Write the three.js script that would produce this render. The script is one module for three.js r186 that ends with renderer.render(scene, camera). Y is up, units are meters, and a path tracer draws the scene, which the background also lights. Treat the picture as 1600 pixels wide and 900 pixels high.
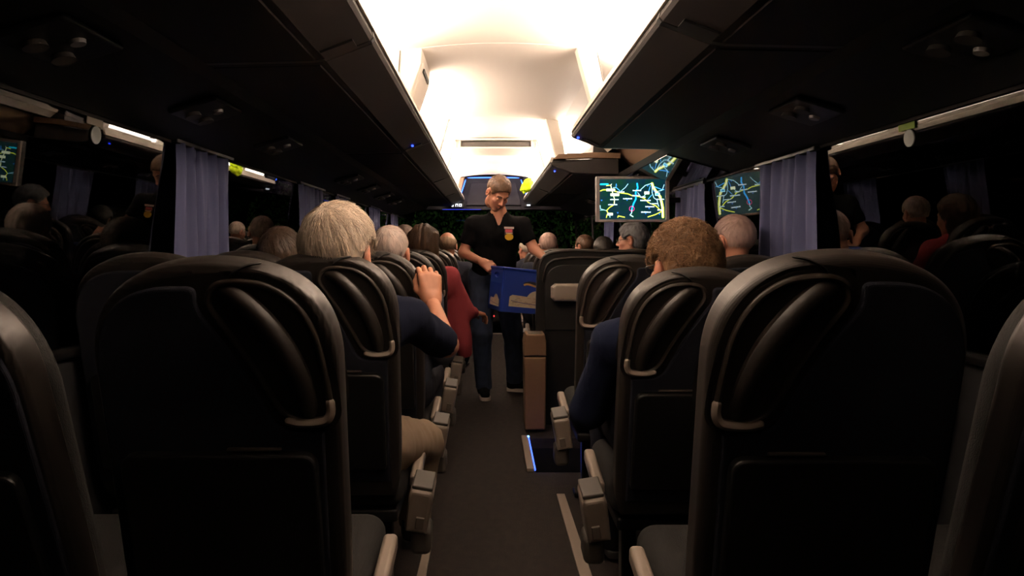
import * as THREE from 'three';
import { RoundedBoxGeometry } from 'three/addons/geometries/RoundedBoxGeometry.js';
import { mergeGeometries, mergeVertices, toCreasedNormals } from 'three/addons/utils/BufferGeometryUtils.js';
import { RectAreaLightUniformsLib } from 'three/addons/lights/RectAreaLightUniformsLib.js';
import { ImprovedNoise } from 'three/addons/math/ImprovedNoise.js';

// ------------------------------------------------------------------ camera, night outside, exposure
RectAreaLightUniformsLib.init();
const scene = new THREE.Scene();
const camera = new THREE.PerspectiveCamera(44.49, 1600 / 900, 0.02, 60);
camera.position.set(0, 1.17, 0);
camera.setViewOffset(1600, 900, 35, 65, 1600, 900);          // the phone's lens axis sits left of and above the frame's centre
scene.add(camera);
scene.background = new THREE.Color(0x000000);                // night
const renderer = new THREE.WebGLRenderer({ antialias: true });
renderer.toneMapping = THREE.LinearToneMapping;
renderer.toneMappingExposure = 1.15;
renderer.shadowMap.enabled = true;
const LAMP = [1.0, 0.82, 0.69], LAMP_POWER = 105, LAMP_W = 0.07;

// ------------------------------------------------------------------ helpers
let seed = 12345;
const rnd = () => { seed = (seed + 0x6d2b79f5) | 0; let t = Math.imul(seed ^ (seed >>> 15), 1 | seed); t = (t + Math.imul(t ^ (t >>> 7), 61 | t)) ^ t; return ((t ^ (t >>> 14)) >>> 0) / 4294967296; };
const perlin = new ImprovedNoise();
const V = (x, y, z) => new THREE.Vector3(x, y, z);
const used = {};
function numbered(name) { const n = used[name] || 0; used[name] = n + 1; return n ? `${name}_${String(n).padStart(3, '0')}` : name; }
function shade(o) { o.traverse((c) => { if (c.isMesh) { c.castShadow = true; c.receiveShadow = true; } }); return o; }
function P(name, geo, mat, parent) { const m = new THREE.Mesh(geo, mat); m.name = name; m.castShadow = m.receiveShadow = true; parent.add(m); return m; }
function tag(o, label, category, group) { o.userData = { ...o.userData, label, category }; if (group) o.userData.group = group; return o; }
function thing(name, label, category, pos = [0, 0, 0], turn = 0, group) {
  const o = new THREE.Group(); o.name = numbered(name); o.position.set(...pos); o.rotation.y = turn; scene.add(o); return tag(o, label, category, group);
}
function single(name, geo, mat, label, category, group) { const m = P(numbered(name), geo, mat, scene); return tag(m, label, category, group); }
function struct(name, geo, mat, parent = scene) { const m = P(parent === scene ? numbered(name) : name, geo, mat, parent); if (parent === scene) m.userData.kind = 'structure'; return m; }
function structGroup(name) { const g = new THREE.Group(); g.name = numbered(name); g.userData.kind = 'structure'; scene.add(g); return g; }
function dup(root, pos, label, name) { const r = root.clone(); r.name = numbered(name); r.userData = { ...root.userData, label }; r.position.set(...pos); scene.add(r); return r; }
function box(w, h, d, x = 0, y = 0, z = 0, r = 0) { const g = r ? new RoundedBoxGeometry(w, h, d, 3, Math.min(r, w / 2.01, h / 2.01, d / 2.01)) : new THREE.BoxGeometry(w, h, d); g.translate(x, y, z); return g; }
function mg(list) { return mergeGeometries(list.map((g) => { g = g.index ? g.toNonIndexed() : g; for (const k of Object.keys(g.attributes)) if (!['position', 'normal', 'uv'].includes(k)) g.deleteAttribute(k); return g; })); }
function flip(g) {                                            // mirror in x
  g = g.clone(); g.scale(-1, 1, 1);
  if (g.index) { const a = g.index.array; for (let i = 0; i < a.length; i += 3) { const t = a[i]; a[i] = a[i + 1]; a[i + 1] = t; } } else {
    for (const k of Object.keys(g.attributes)) { const { array: a, itemSize: s } = g.attributes[k]; for (let i = 0; i < a.length; i += 3 * s) for (let j = 0; j < s; j++) { const t = a[i + j]; a[i + j] = a[i + s + j]; a[i + s + j] = t; } } }
  g.computeVertexNormals(); return g;
}
function sh(points) { const s = new THREE.Shape(); s.moveTo(...points[0]); for (const p of points.slice(1)) p.length === 2 ? s.lineTo(...p) : s.bezierCurveTo(...p); s.closePath(); return s; }
function ext(shape, depth, bevel = 0, z = 0, curveSegments = 14, bevelSegments = 3) {
  const g = new THREE.ExtrudeGeometry(shape, { depth: depth - 2 * bevel, bevelEnabled: bevel > 0, bevelThickness: bevel, bevelSize: bevel, bevelOffset: -bevel, bevelSegments, curveSegments });
  g.translate(0, 0, z + bevel); return g;
}
function tube(pts, r, seg = 40, rad = 10, closed = false, taper) {
  const c = new THREE.CatmullRomCurve3(pts.map((p) => V(...p)), closed, 'centripetal'); const g = new THREE.TubeGeometry(c, seg, r, rad, closed);
  if (!closed) { const p = g.attributes.position, a = V(0, 0, 0), b = V(0, 0, 0);
    for (let i = 0; i <= seg; i++) { c.getPointAt(i / seg, a); const t = Math.min(i, seg - i) / seg, k = taper ? taper(i / seg) : Math.sqrt(Math.max(0.0001, 1 - Math.pow(Math.max(0, 1 - t * seg / 2.5), 2)));
      for (let j = 0; j <= rad; j++) { const n = i * (rad + 1) + j; b.fromBufferAttribute(p, n).sub(a).multiplyScalar(k).add(a); p.setXYZ(n, b.x, b.y, b.z); } } g.computeVertexNormals(); }
  return g;
}
// extrude a (u, Y) profile along the bus: d0..d1 metres ahead; side -1 = left, 1 = right; u is the distance from the aisle's centre line
const CX = 0.055;
function along(profile, d0, d1, side, bevel = 0) {
  const s = new THREE.Shape(); profile.forEach(([u, y], i) => (i ? s.lineTo(u, y) : s.moveTo(u, y))); s.closePath();
  let g = ext(s, d1 - d0, bevel, 0); if (side < 0) g = flip(g); g.translate(CX, 0, -d1); return g;
}

// ------------------------------------------------------------------ textures (colour, grain and fine relief only)
function dataTex(n, fn, srgb, rep = 1) {
  const a = new Uint8Array(n * n * 4);
  for (let y = 0; y < n; y++) for (let x = 0; x < n; x++) { const c = fn(x / n, y / n), i = (y * n + x) * 4; a[i] = c[0]; a[i + 1] = c[1]; a[i + 2] = c[2]; a[i + 3] = 255; }
  const t = new THREE.DataTexture(a, n, n); t.wrapS = t.wrapT = THREE.RepeatWrapping; t.magFilter = THREE.LinearFilter; t.minFilter = THREE.LinearMipmapLinearFilter; t.generateMipmaps = true;
  t.repeat.set(rep, rep); if (srgb) t.colorSpace = THREE.SRGBColorSpace; t.needsUpdate = true; return t;
}
const tileNoise = (u, v, f, z) => { const a = u * Math.PI * 2, b = v * Math.PI * 2, r = f / 6.283; return perlin.noise(Math.cos(a) * r + 7, Math.sin(a) * r + z, Math.cos(b) * r + 3) * 0.6 + perlin.noise(Math.sin(b) * r + 11, Math.cos(a) * r * 1.3, Math.sin(a) * r * 1.3 + z) * 0.6; };
const g3 = (v) => [v, v, v];
const clampB = (v) => Math.max(0, Math.min(255, v));
const leatherBump = dataTex(256, (u, v) => g3(clampB(128 + 150 * tileNoise(u, v, 42, 1) + 60 * tileNoise(u, v, 90, 5))), false, 9);
const weaveBump = dataTex(256, (u, v) => g3(clampB(128 + 70 * Math.sin(u * 6.2832 * 48) * Math.sin(v * 6.2832 * 48) + 60 * (rnd() - 0.5))), false, 7);
const carpetMap = dataTex(512, (u, v) => { const k = 0.75 + 0.5 * rnd() + 0.35 * tileNoise(u, v, 14, 2), s = rnd() > 0.994 ? 1.9 : 1; return [clampB(40 * k * s), clampB(33 * k * s), clampB(30 * k * s)]; }, true, 2.2);
const carpetBump = dataTex(256, () => g3(rnd() * 255), false, 5);
const plasticBump = dataTex(128, (u, v) => g3(clampB(128 + 110 * (rnd() - 0.5))), false, 12);
const clothBump = dataTex(256, (u, v) => g3(clampB(128 + 40 * Math.sin(u * 6.2832 * 64) + 40 * Math.sin(v * 6.2832 * 64) + 60 * (rnd() - 0.5))), false, 6);
const denimMap = dataTex(256, (u, v) => { const k = 0.8 + 0.25 * Math.sin((u + v) * 6.2832 * 40) * 0.5 + 0.3 * rnd() + 0.25 * tileNoise(u, v, 8, 4); return [clampB(40 * k), clampB(51 * k), clampB(74 * k)]; }, true, 3);

// ------------------------------------------------------------------ materials
const std = (color, roughness, more = {}) => new THREE.MeshStandardMaterial({ color, roughness, ...more });
const M = {
  ceiling: std(0xe9dfd2, 0.6), strut: std(0xe4dccf, 0.5, { bumpMap: plasticBump, bumpScale: 0.0001 }), shell: std(0x2a2724, 0.9),
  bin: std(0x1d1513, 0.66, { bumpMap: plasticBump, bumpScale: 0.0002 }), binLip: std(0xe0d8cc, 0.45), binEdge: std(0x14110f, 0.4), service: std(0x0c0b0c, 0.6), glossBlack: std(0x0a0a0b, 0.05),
  header: std(0xa2836a, 0.6), pillar: std(0x131214, 0.6), wall: std(0x1b1b1e, 0.85), carpet: std(0xffffff, 1, { map: carpetMap, bumpMap: carpetBump, bumpScale: 0.003 }),
  glass: new THREE.MeshPhysicalMaterial({ color: 0x9aa09c, transmission: 1, thickness: 0, roughness: 0.0, ior: 1.52 }), seal: std(0x090909, 0.6), trim: std(0x8d847c, 0.4),
  leather: std(0x282320, 0.46), leatherSoft: std(0x0d0b0a, 0.85, { bumpMap: leatherBump, bumpScale: 0.0008 }),
  fabric: std(0x0b0f1e, 0.95, { bumpMap: weaveBump, bumpScale: 0.0008 }), blackPlastic: std(0x131212, 0.42), rim: std(0x3a342f, 0.38), greyPlastic: std(0x8a7d72, 0.45, { bumpMap: plasticBump, bumpScale: 0.0001 }),
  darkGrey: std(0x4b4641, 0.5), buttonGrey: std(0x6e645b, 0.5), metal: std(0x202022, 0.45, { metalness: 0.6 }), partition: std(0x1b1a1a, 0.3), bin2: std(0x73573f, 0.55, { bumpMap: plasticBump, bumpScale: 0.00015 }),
  curtain: std(0x404462, 0.95, { bumpMap: clothBump, bumpScale: 0.0006, side: THREE.DoubleSide }), silver: std(0x9b9490, 0.4, { metalness: 0.2 }),
  black: std(0x060606, 0.6), navy: std(0x0b0a18, 0.8),
};
const glow = (c, k) => new THREE.MeshStandardMaterial({ color: 0x000000, emissive: new THREE.Color(...c), emissiveIntensity: k });

// ------------------------------------------------------------------ shell: floor, walls, windows, ceiling
const LEAN = { '-1': 0.062, 1: 0.056 }, WALL_L = CX - 1.29, WALL_R = CX + 1.29, D0 = -1.4, D1 = 9.4;
{
  const f = structGroup('floor');
  const len = D1 - D0;
  // carpet with the stairwell of the middle door cut out
  const s = new THREE.Shape(); s.moveTo(WALL_L - 0.02, D0); s.lineTo(WALL_R + 0.02, D0); s.lineTo(WALL_R + 0.02, D1); s.lineTo(WALL_L - 0.02, D1); s.closePath();
  const h = new THREE.Path(); h.moveTo(0.232, 3.645); h.lineTo(1.27, 3.645); h.lineTo(1.27, 4.29); h.lineTo(0.232, 4.29); h.closePath(); s.holes.push(h);
  const g = ext(s, 0.06, 0); g.rotateX(-Math.PI / 2); g.translate(0, -0.06, 0); P('carpet', g, M.carpet, f);
  P('front_edge', box(1.2, 0.02, 0.03, CX, 0.004, -D1 + 0.01, 0.004), M.trim, f);
  const st = structGroup('stairwell');
  P('stair_wall', box(0.02, 0.6, 0.645, 0.24, -0.36, -3.967), M.black, st); P('stair_wall', box(1.05, 0.6, 0.02, 0.75, -0.36, -3.64), M.black, st); P('stair_wall', box(1.05, 0.6, 0.02, 0.75, -0.36, -4.30), M.black, st);
  P('step', box(0.32, 0.1, 0.63, 0.42, -0.27, -3.967, 0.01), M.carpet, st); P('step', box(0.72, 0.1, 0.63, 0.92, -0.52, -3.967, 0.01), M.carpet, st); P('stair_floor', box(1.1, 0.04, 0.68, 0.74, -0.68, -3.967), M.black, st);
}
// lower walls, sills
for (const [name, x, s] of [['wall_left', WALL_L, -1], ['wall_right', WALL_R, 1]]) {
  const g = structGroup(name);
  P('side_panel', box(0.06, 0.86, D1 - D0 + 1.6, x + s * 0.035, 0.43, -(D0 + D1 + 1.6) / 2), M.wall, g);
  P('sill', box(0.05, 0.03, D1 - D0 + 1.6, x - s * 0.0, 0.86, -(D0 + D1 + 1.6) / 2, 0.01), M.blackPlastic, g);
  P('upper_panel', box(0.06, 0.55, D1 - D0 + 1.6, x - s * 0.02, 1.83, -(D0 + D1 + 1.6) / 2), M.shell, g);
}
const PANES = { '-1': [-1.3, 1.1, 2.93, 4.66, 5.62, 7.2, 8.7, 10.7], 1: [-1.3, 1.1, 3.1, 4.55, 6.2, 7.6, 9.0, 10.7] };
let wn = 0;
for (const s of [-1, 1]) {
  const x = s < 0 ? WALL_L : WALL_R, e = PANES[s];
  for (let i = 0; i + 1 < e.length; i++) {
    const w = structGroup(`window_${++wn}`), a = e[i] + 0.05, b = e[i + 1] - 0.05;
    const lean = (g) => { g.translate(0, -0.865, 0); g.rotateZ(s * LEAN[s]); g.translate(x, 0.865, 0); return g; };   // side windows lean in toward the roof
    const pg = new THREE.PlaneGeometry(b - a, 0.725); pg.rotateY(-s * Math.PI / 2); pg.translate(0, 1.2225, -(a + b) / 2); P('pane', lean(pg), M.glass, w);
    P('seal', lean(mg([box(0.014, 0.012, b - a, 0, 0.868, -(a + b) / 2), box(0.014, 0.012, b - a, 0, 1.588, -(a + b) / 2)])), M.seal, w);
    P('pillar', lean(box(0.05, 0.72, 0.1, s * 0.015, 1.21, -e[i + 1], 0.01)), M.pillar, w);
  }
}
// rear wall and roof close the room
struct('wall_back', box(2.7, 2.3, 0.06, CX, 1.1, 1.45), M.wall);
struct('roof', box(2.74, 0.05, 12.6, CX, 2.3, -4.75), M.shell);
struct('underfloor', box(2.74, 0.05, 12.6, CX, -0.75, -4.75), M.shell);
// ceiling: curved panels between the seams
{
  const c = structGroup('ceiling'), seams = [-1.4, 1.3, 3.27, 5.1, 6.08, 8.0, 9.25];
  const prof = []; const N = 24;
  const cy = (u) => 2.115 - 0.035 * Math.pow(Math.abs(u) / 0.45, 2) - (Math.abs(u) > 0.45 ? 0.9 * Math.pow(Math.abs(u) - 0.45, 2) + 0.12 * (Math.abs(u) - 0.45) : 0);
  for (let i = 0; i <= N; i++) { const u = -0.8 + 1.6 * i / N; prof.push([u, cy(u)]); }
  for (let i = N; i >= 0; i--) { const u = -0.8 + 1.6 * i / N; prof.push([u, cy(u) + 0.012]); }
  for (let i = 0; i + 1 < seams.length; i++) P('ceiling_panel', along(prof, seams[i] + 0.003, seams[i + 1] - 0.003, 1, 0.0015), M.ceiling, c);
  // plain header above the middle door on the right, and closing strips behind every bin
  P('door_header', along([[0.8, 1.955], [0.83, 1.90], [1.06, 1.70], [1.235, 1.58], [1.25, 1.60], [1.07, 1.73], [0.84, 1.97]], 3.70, 5.2, 1), M.header, c);
  // roof hatch: a shallow frame hanging under the ceiling with a slot toward the rear
  const h = thing('roof_hatch', 'cream roof hatch frame with a dark slot, across the ceiling above the aisle', 'hatch', [CX, 2.11, -6.1]);
  P('frame', mg([box(0.64, 0.012, 0.04, 0, -0.012, 0.0, 0.004), box(0.70, 0.014, 0.5, 0, -0.075, -0.31, 0.006), box(0.045, 0.07, 0.5, -0.33, -0.045, -0.31, 0.01), box(0.045, 0.07, 0.5, 0.33, -0.045, -0.31, 0.01)]), M.ceiling, h);
  P('slot', box(0.60, 0.045, 0.30, 0, -0.042, -0.25), M.darkGrey, h);
}
// front of the bus: overhead console, dashboard, windscreen
{
  const w = structGroup('wall_front');
  P('front_shell', mg([box(2.6, 0.45, 0.06, CX, 2.06, -9.9), box(2.6, 1.0, 0.06, CX, 0.2, -11.0), box(2.6, 0.05, 1.2, CX, -0.2, -10.1)]), M.shell, w);
  const dash = thing('dashboard', 'dark dashboard across the front below the windscreen', 'dashboard', [CX, 0, -10.4]);
  P('console', box(2.3, 0.75, 0.4, 0, 0.42, 0, 0.06), M.black, dash); P('binnacle', box(0.6, 0.12, 0.25, -0.6, 0.83, 0.1, 0.05), M.black, dash);
  const ws = structGroup('window_15'); const pg = new THREE.PlaneGeometry(2.4, 1.0); pg.translate(CX, 1.3, -10.95); P('pane', pg, M.glass, ws);
}

// ------------------------------------------------------------------ luggage bins with strip lamps in the trough on top
const BINP = [[0.385, 1.762], [0.393, 1.752], [0.525, 1.702], [0.56, 1.697], [0.872, 1.690], [0.872, 1.93], [0.70, 1.93], [0.69, 1.80], [0.44, 1.80], [0.415, 1.816], [0.398, 1.816]];
const ORD = ['first', 'second', 'third', 'fourth', 'fifth', 'sixth', 'seventh', 'eighth', 'ninth', 'tenth'];
const blueLed = glow([0.02, 0.05, 1.0], 5), lampMat = glow(LAMP, 14);
function ledMark(name, x, y, z, label) { single(name, box(0.012, 0.01, 0.02, x, y, z, 0.004), blueLed, label, 'light'); }
function makeBin(side, d0, d1, ord) {
  const sd = side < 0 ? 'left' : 'right';
  const b = thing('luggage_bin', `dark brown overhead luggage bin on the ${sd} side, ${ord} section from the camera`, 'luggage bin', [CX, 0, -d1]);
  const put = (g) => { g.translate(-CX, 0, d1); return g; };
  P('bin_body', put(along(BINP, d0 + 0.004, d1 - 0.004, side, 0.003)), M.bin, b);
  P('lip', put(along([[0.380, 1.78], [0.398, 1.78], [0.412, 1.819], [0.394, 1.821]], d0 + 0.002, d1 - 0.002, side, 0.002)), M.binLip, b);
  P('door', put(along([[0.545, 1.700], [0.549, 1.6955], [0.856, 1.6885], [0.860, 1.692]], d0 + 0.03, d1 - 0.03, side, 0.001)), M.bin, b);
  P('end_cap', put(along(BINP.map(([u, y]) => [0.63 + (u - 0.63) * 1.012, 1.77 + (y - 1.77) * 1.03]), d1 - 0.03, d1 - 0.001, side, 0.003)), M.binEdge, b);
  const latch = P('latch', put(along([[0.43, 1.737], [0.52, 1.703], [0.517, 1.697], [0.427, 1.731]], d1 - 0.10, d1 - 0.04, side, 0.002)), M.blackPlastic, b);
  return b;
}
function makeLamp(side, d0, d1, ord) {
  const sd = side < 0 ? 'left' : 'right', L = d1 - d0, x = CX + side * 0.56;
  const t = thing('strip_lamp', `warm white strip lamp on top of the ${sd} bins, ${ord} from the camera`, 'lamp', [x, 1.80, -(d0 + d1) / 2]);
  P('housing', box(LAMP_W + 0.02, 0.06, L, 0, 0.031, 0, 0.004), M.strut, t);
  P('diffuser', box(LAMP_W, 0.03, L - 0.02, 0, 0.077, 0, 0.008), lampMat, t);
  const l = new THREE.RectAreaLight(new THREE.Color(...LAMP), LAMP_POWER, LAMP_W, L - 0.02); l.position.y = 0.095; l.rotation.x = Math.PI / 2; t.add(l);
}
const LB = [-1.3, 0.1, 2.02, 3.95, 5.95, 7.6, 9.15], RB = [-1.3, -0.1, 1.85, 3.78];
for (let i = 0; i + 1 < LB.length; i++) makeBin(-1, LB[i], LB[i + 1], ORD[i]);
for (let i = 0; i + 1 < RB.length; i++) makeBin(1, RB[i], RB[i + 1], ORD[i]);
makeBin(1, 5.1, 7.0, 'fourth'); makeBin(1, 7.0, 9.15, 'fifth');
{ // the bin that starts beyond the door shows its near end
  const e = thing('bin_end_panel', 'brown end panel with a beige top rail on the right bin beyond the door', 'panel', [CX, 0, -5.095]);
  const put = (g) => { g.translate(-CX, 0, 5.095); return g; };
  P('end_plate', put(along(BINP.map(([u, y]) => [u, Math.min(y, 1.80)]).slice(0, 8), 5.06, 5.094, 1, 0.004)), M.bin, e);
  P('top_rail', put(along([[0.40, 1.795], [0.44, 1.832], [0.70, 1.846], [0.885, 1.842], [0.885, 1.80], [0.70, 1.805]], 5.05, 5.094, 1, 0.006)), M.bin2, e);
}
const LAMPS_L = [[0.75, 3.0], [3.76, 5.05], [5.2, 6.05], [6.15, 7.95], [8.1, 9.1]], LAMPS_R = [[0.75, 3.22], [5.2, 6.05], [6.15, 7.95], [8.1, 9.1]];
LAMPS_L.forEach((a, i) => makeLamp(-1, ...a, ORD[i])); LAMPS_R.forEach((a, i) => makeLamp(1, ...a, ORD[i]));
// LEDs on the latches
ledMark('call_light', CX - 0.475, 1.717, -3.83, 'small blue light on the underside of the left bin at its joint');
ledMark('call_light', CX + 0.41, 1.741, -3.70, 'small blue light at the end of the right bin before the door');
ledMark('call_light', CX + 0.43, 1.730, -5.25, 'small blue light under the right bin that starts beyond the door');
// dark service channel between bins and windows, with reading lamps
for (const s of [-1, 1]) {
  const sd = s < 0 ? 'left' : 'right';
  const c = structGroup(`trim_${s < 0 ? 1 : 2}`);
  P('service_channel', along([[0.86, 1.690], [0.885, 1.662], [1.10, 1.602], [1.235, 1.566], [1.26, 1.59], [1.10, 1.63], [0.90, 1.70]], -1.3, 9.2, s, 0.002), M.service, c);
  if (s > 0) P('gloss_panel', along([[0.888, 1.655], [1.10, 1.597], [1.225, 1.563], [1.226, 1.566], [1.10, 1.602], [0.889, 1.660]], 3.75, 5.15, s, 0.001), M.glossBlack, c);
  let k = 0;
  for (const d of [1.55, 2.35, 3.15, 4.75, 5.5, 6.3, 7.1]) {
    const t = thing('reading_lamp', `dark reading lamp pod with air nozzle on the ${sd} service channel, ${ORD[k++]} from the camera`, 'lamp', [CX + s * 1.0, 1.626, -d]);
    const tilt = (g) => { g.rotateZ(s * -0.29); return g; };
    P('pod', tilt(box(0.16, 0.016, 0.24, 0, -0.006, 0, 0.007)), M.blackPlastic, t);
    for (const z of [0.05, -0.05]) P('nozzle', tilt(new THREE.CylinderGeometry(0.022, 0.026, 0.014, 18).translate(-0.03, -0.02, z)), M.darkGrey, t);
    P('lens', tilt(new THREE.CylinderGeometry(0.018, 0.016, 0.01, 16).translate(0.035, -0.018, 0)), M.silver, t);
  }
}
// struts between the bins and the ceiling
function strut(side, d, ord) {
  const sd = side < 0 ? 'left' : 'right';
  const t = thing('ceiling_strut', `cream strut between ceiling and ${sd} bin, ${ord} from the camera`, 'strut', [CX, 1.80, -d]);
  const s = new THREE.Shape(); s.moveTo(0.345, 0.315); s.lineTo(0.435, 0.31); s.lineTo(0.50, 0.0); s.lineTo(0.43, 0.0); s.closePath();
  let g = ext(s, 0.09, 0.008, -0.09); if (side < 0) g = flip(g); P('post', g, M.strut, t);
  const gk = [tube([[0.342, 0.313, 0.004], [0.438, 0.308, 0.004]], 0.0035, 6, 6), tube([[0.437, 0.308, 0.0], [0.502, 0.0, 0.0]], 0.0028, 6, 6)]; P('gasket', side < 0 ? flip(mg(gk)) : mg(gk), M.darkGrey, t);
}
strut(1, 3.27, 'first'); strut(1, 5.1, 'second'); strut(1, 6.08, 'third'); strut(1, 8.0, 'fourth');
strut(-1, 5.1, 'first'); strut(-1, 6.08, 'second'); strut(-1, 8.0, 'third');
{ // wide housing on the left with a hatch facing the aisle
  const t = thing('monitor_housing', 'cream box housing with a hatch, hanging between ceiling and left bin', 'housing', [CX, 1.80, -3.27]);
  const s = sh([[-0.64, 0.0], [-0.45, 0.0], [-0.375, 0.22], [-0.37, 0.30], [-0.40, 0.317], [-0.64, 0.29]]);
  P('housing_body', ext(s, 0.46, 0.01, -0.46), M.strut, t);
  P('front_panel', ext(sh([[-0.635, 0.01], [-0.49, 0.01], [-0.47, 0.300], [-0.635, 0.28]]), 0.02, 0.004, -0.005), M.strut, t);
  P('gasket', mg([tube([[-0.64, 0.290, 0.002], [-0.40, 0.316, 0.002], [-0.372, 0.302, 0.002]], 0.0035, 14, 6), tube([[-0.486, 0.0, 0.016], [-0.466, 0.305, 0.016]], 0.003, 8, 6)]), M.darkGrey, t);
  const h = box(0.012, 0.22, 0.34, 0, 0, 0, 0.004); h.rotateZ(-0.32); h.translate(-0.408, 0.135, -0.24); const hatch = P('hatch', h, M.ceiling, t);
  const sl = box(0.012, 0.018, 0.26, 0, 0, 0, 0.003); sl.rotateZ(-0.32); sl.translate(-0.374, 0.215, -0.24); P('slot', sl, M.black, hatch);
}

// ------------------------------------------------------------------ front overhead console with blue light lines
{
  const t = thing('front_console', 'dark navy overhead console with a recessed screen at the front of the coach', 'console', [CX, 1.66, -9.4]);
  const Y0 = 0.0;
  P('console_body', ext(sh([[-1.2, Y0], [1.2, Y0], [1.2, 0.34], [0.40, 0.455], [-0.40, 0.455], [-1.2, 0.34]]), 0.3, 0.01, -0.35), M.navy, t);
  P('screen_cover', ext(sh([[-0.37, 0.06], [0.37, 0.06], [0.30, 0.36], [-0.30, 0.36]]), 0.03, 0.008, -0.05), M.navy, t);
  P('side_cheek', ext(sh([[-0.62, 0.05], [-0.47, 0.07], [-0.385, 0.43], [-0.46, 0.42]]), 0.16, 0.01, -0.07), M.bin2, t); P('side_cheek', ext(sh([[0.62, 0.05], [0.47, 0.07], [0.385, 0.43], [0.46, 0.42]]), 0.16, 0.01, -0.07), M.navy, t);
  const line = (name, pts, label) => { single(name, tube(pts, 0.006, 20, 8), glow([0.03, 0.12, 1.0], 6), label, 'light strip'); };
  line('blue_light_strip', [[CX - 0.37, 2.055, -9.30], [CX - 0.41, 1.93, -9.30], [CX - 0.445, 1.83, -9.30]], 'blue light line down the left edge of the front console');
  line('blue_light_strip', [[CX + 0.36, 2.055, -9.30], [CX + 0.40, 1.93, -9.30], [CX + 0.435, 1.83, -9.30]], 'blue light line down the right edge of the front console');
  line('blue_light_strip', [[CX - 0.35, 2.075, -9.30], [CX, 2.08, -9.30], [CX + 0.34, 2.075, -9.30]], 'blue light line along the top edge of the front console');
  for (const [x, w, h, y] of [[CX, 0.66, 0.02, 2.07]]) { const l = new THREE.RectAreaLight(new THREE.Color(0.05, 0.12, 1), 6, w, h); l.position.set(x, y - 0.02, -9.27); l.rotation.x = -Math.PI / 2; scene.add(l); l.name = 'console_glow'; }
  const cl = thing('clock_display', 'small lit white display under the left end of the front console', 'display', [-0.415, 1.70, -9.05]);
  P('case', box(0.16, 0.08, 0.1, 0, 0, -0.055, 0.01), M.black, cl);
  const seg = []; for (const [x, w, h, y] of [[-0.052, 0.008, 0.036, 0], [-0.062, 0.02, 0.008, -0.015], [-0.02, 0.008, 0.036, 0], [-0.006, 0.02, 0.008, 0.013], [0.006, 0.008, 0.036, 0], [0.026, 0.008, 0.036, 0], [0.04, 0.022, 0.008, 0.014], [0.04, 0.022, 0.008, -0.014], [0.053, 0.008, 0.036, 0]]) seg.push(box(w, h, 0.004, x, y, 0));
  P('digits', mg(seg), glow([0.85, 0.9, 1], 2.2), cl);
  const cl2 = thing('status_display', 'tiny lit white display under the right end of the front console', 'display', [0.50, 1.70, -9.05]);
  P('case', box(0.09, 0.05, 0.08, 0, 0, -0.045, 0.01), M.black, cl2); P('lit_bar', box(0.045, 0.018, 0.004, 0, 0, 0), glow([0.85, 0.9, 1], 1.6), cl2);
  single('blue_light_strip', box(0.5, 0.006, 0.01, -0.36, 1.645, -9.06, 0.002), glow([0.05, 0.08, 1], 0.8), 'faint blue line below the left display at the front', 'light strip');
  single('indicator_light', new THREE.SphereGeometry(0.012, 12, 8).translate(0.06, 0.19, -9.9), glow([1, 0.05, 0.05], 1.5), 'tiny red indicator low down at the front end of the aisle', 'light');
}

// ------------------------------------------------------------------ seats: local rear face at z = 0, +z toward the camera, x toward the right of the coach
const PIV = 0.415;
const mp = ([x, y]) => [-0.003 + (x - 0.025) * 1.19, 0.45 + (y - 0.40) * 0.892], soft = (g) => boxUv(toCreasedNormals(g, 0.9));
const alm = [[0.030, 0.672], [0.038, 0.70, 0.075, 0.697, 0.105, 0.690], [0.15, 0.672, 0.178, 0.62, 0.187, 0.55], [0.193, 0.50, 0.198, 0.46, 0.198, 0.422], [0.197, 0.402, 0.182, 0.400, 0.165, 0.400], [0.145, 0.400, 0.128, 0.405, 0.115, 0.44], [0.09, 0.51, 0.062, 0.575, 0.036, 0.625], [0.026, 0.645, 0.025, 0.655, 0.030, 0.672]].map((a) => { const o = []; for (let i = 0; i < a.length; i += 2) o.push(...mp([a[i], a[i + 1]])); return o; });
function almPath(Class) { const p = new Class(); p.moveTo(...alm[0]); for (const c of alm.slice(1)) p.bezierCurveTo(...c); return p; }
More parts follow.
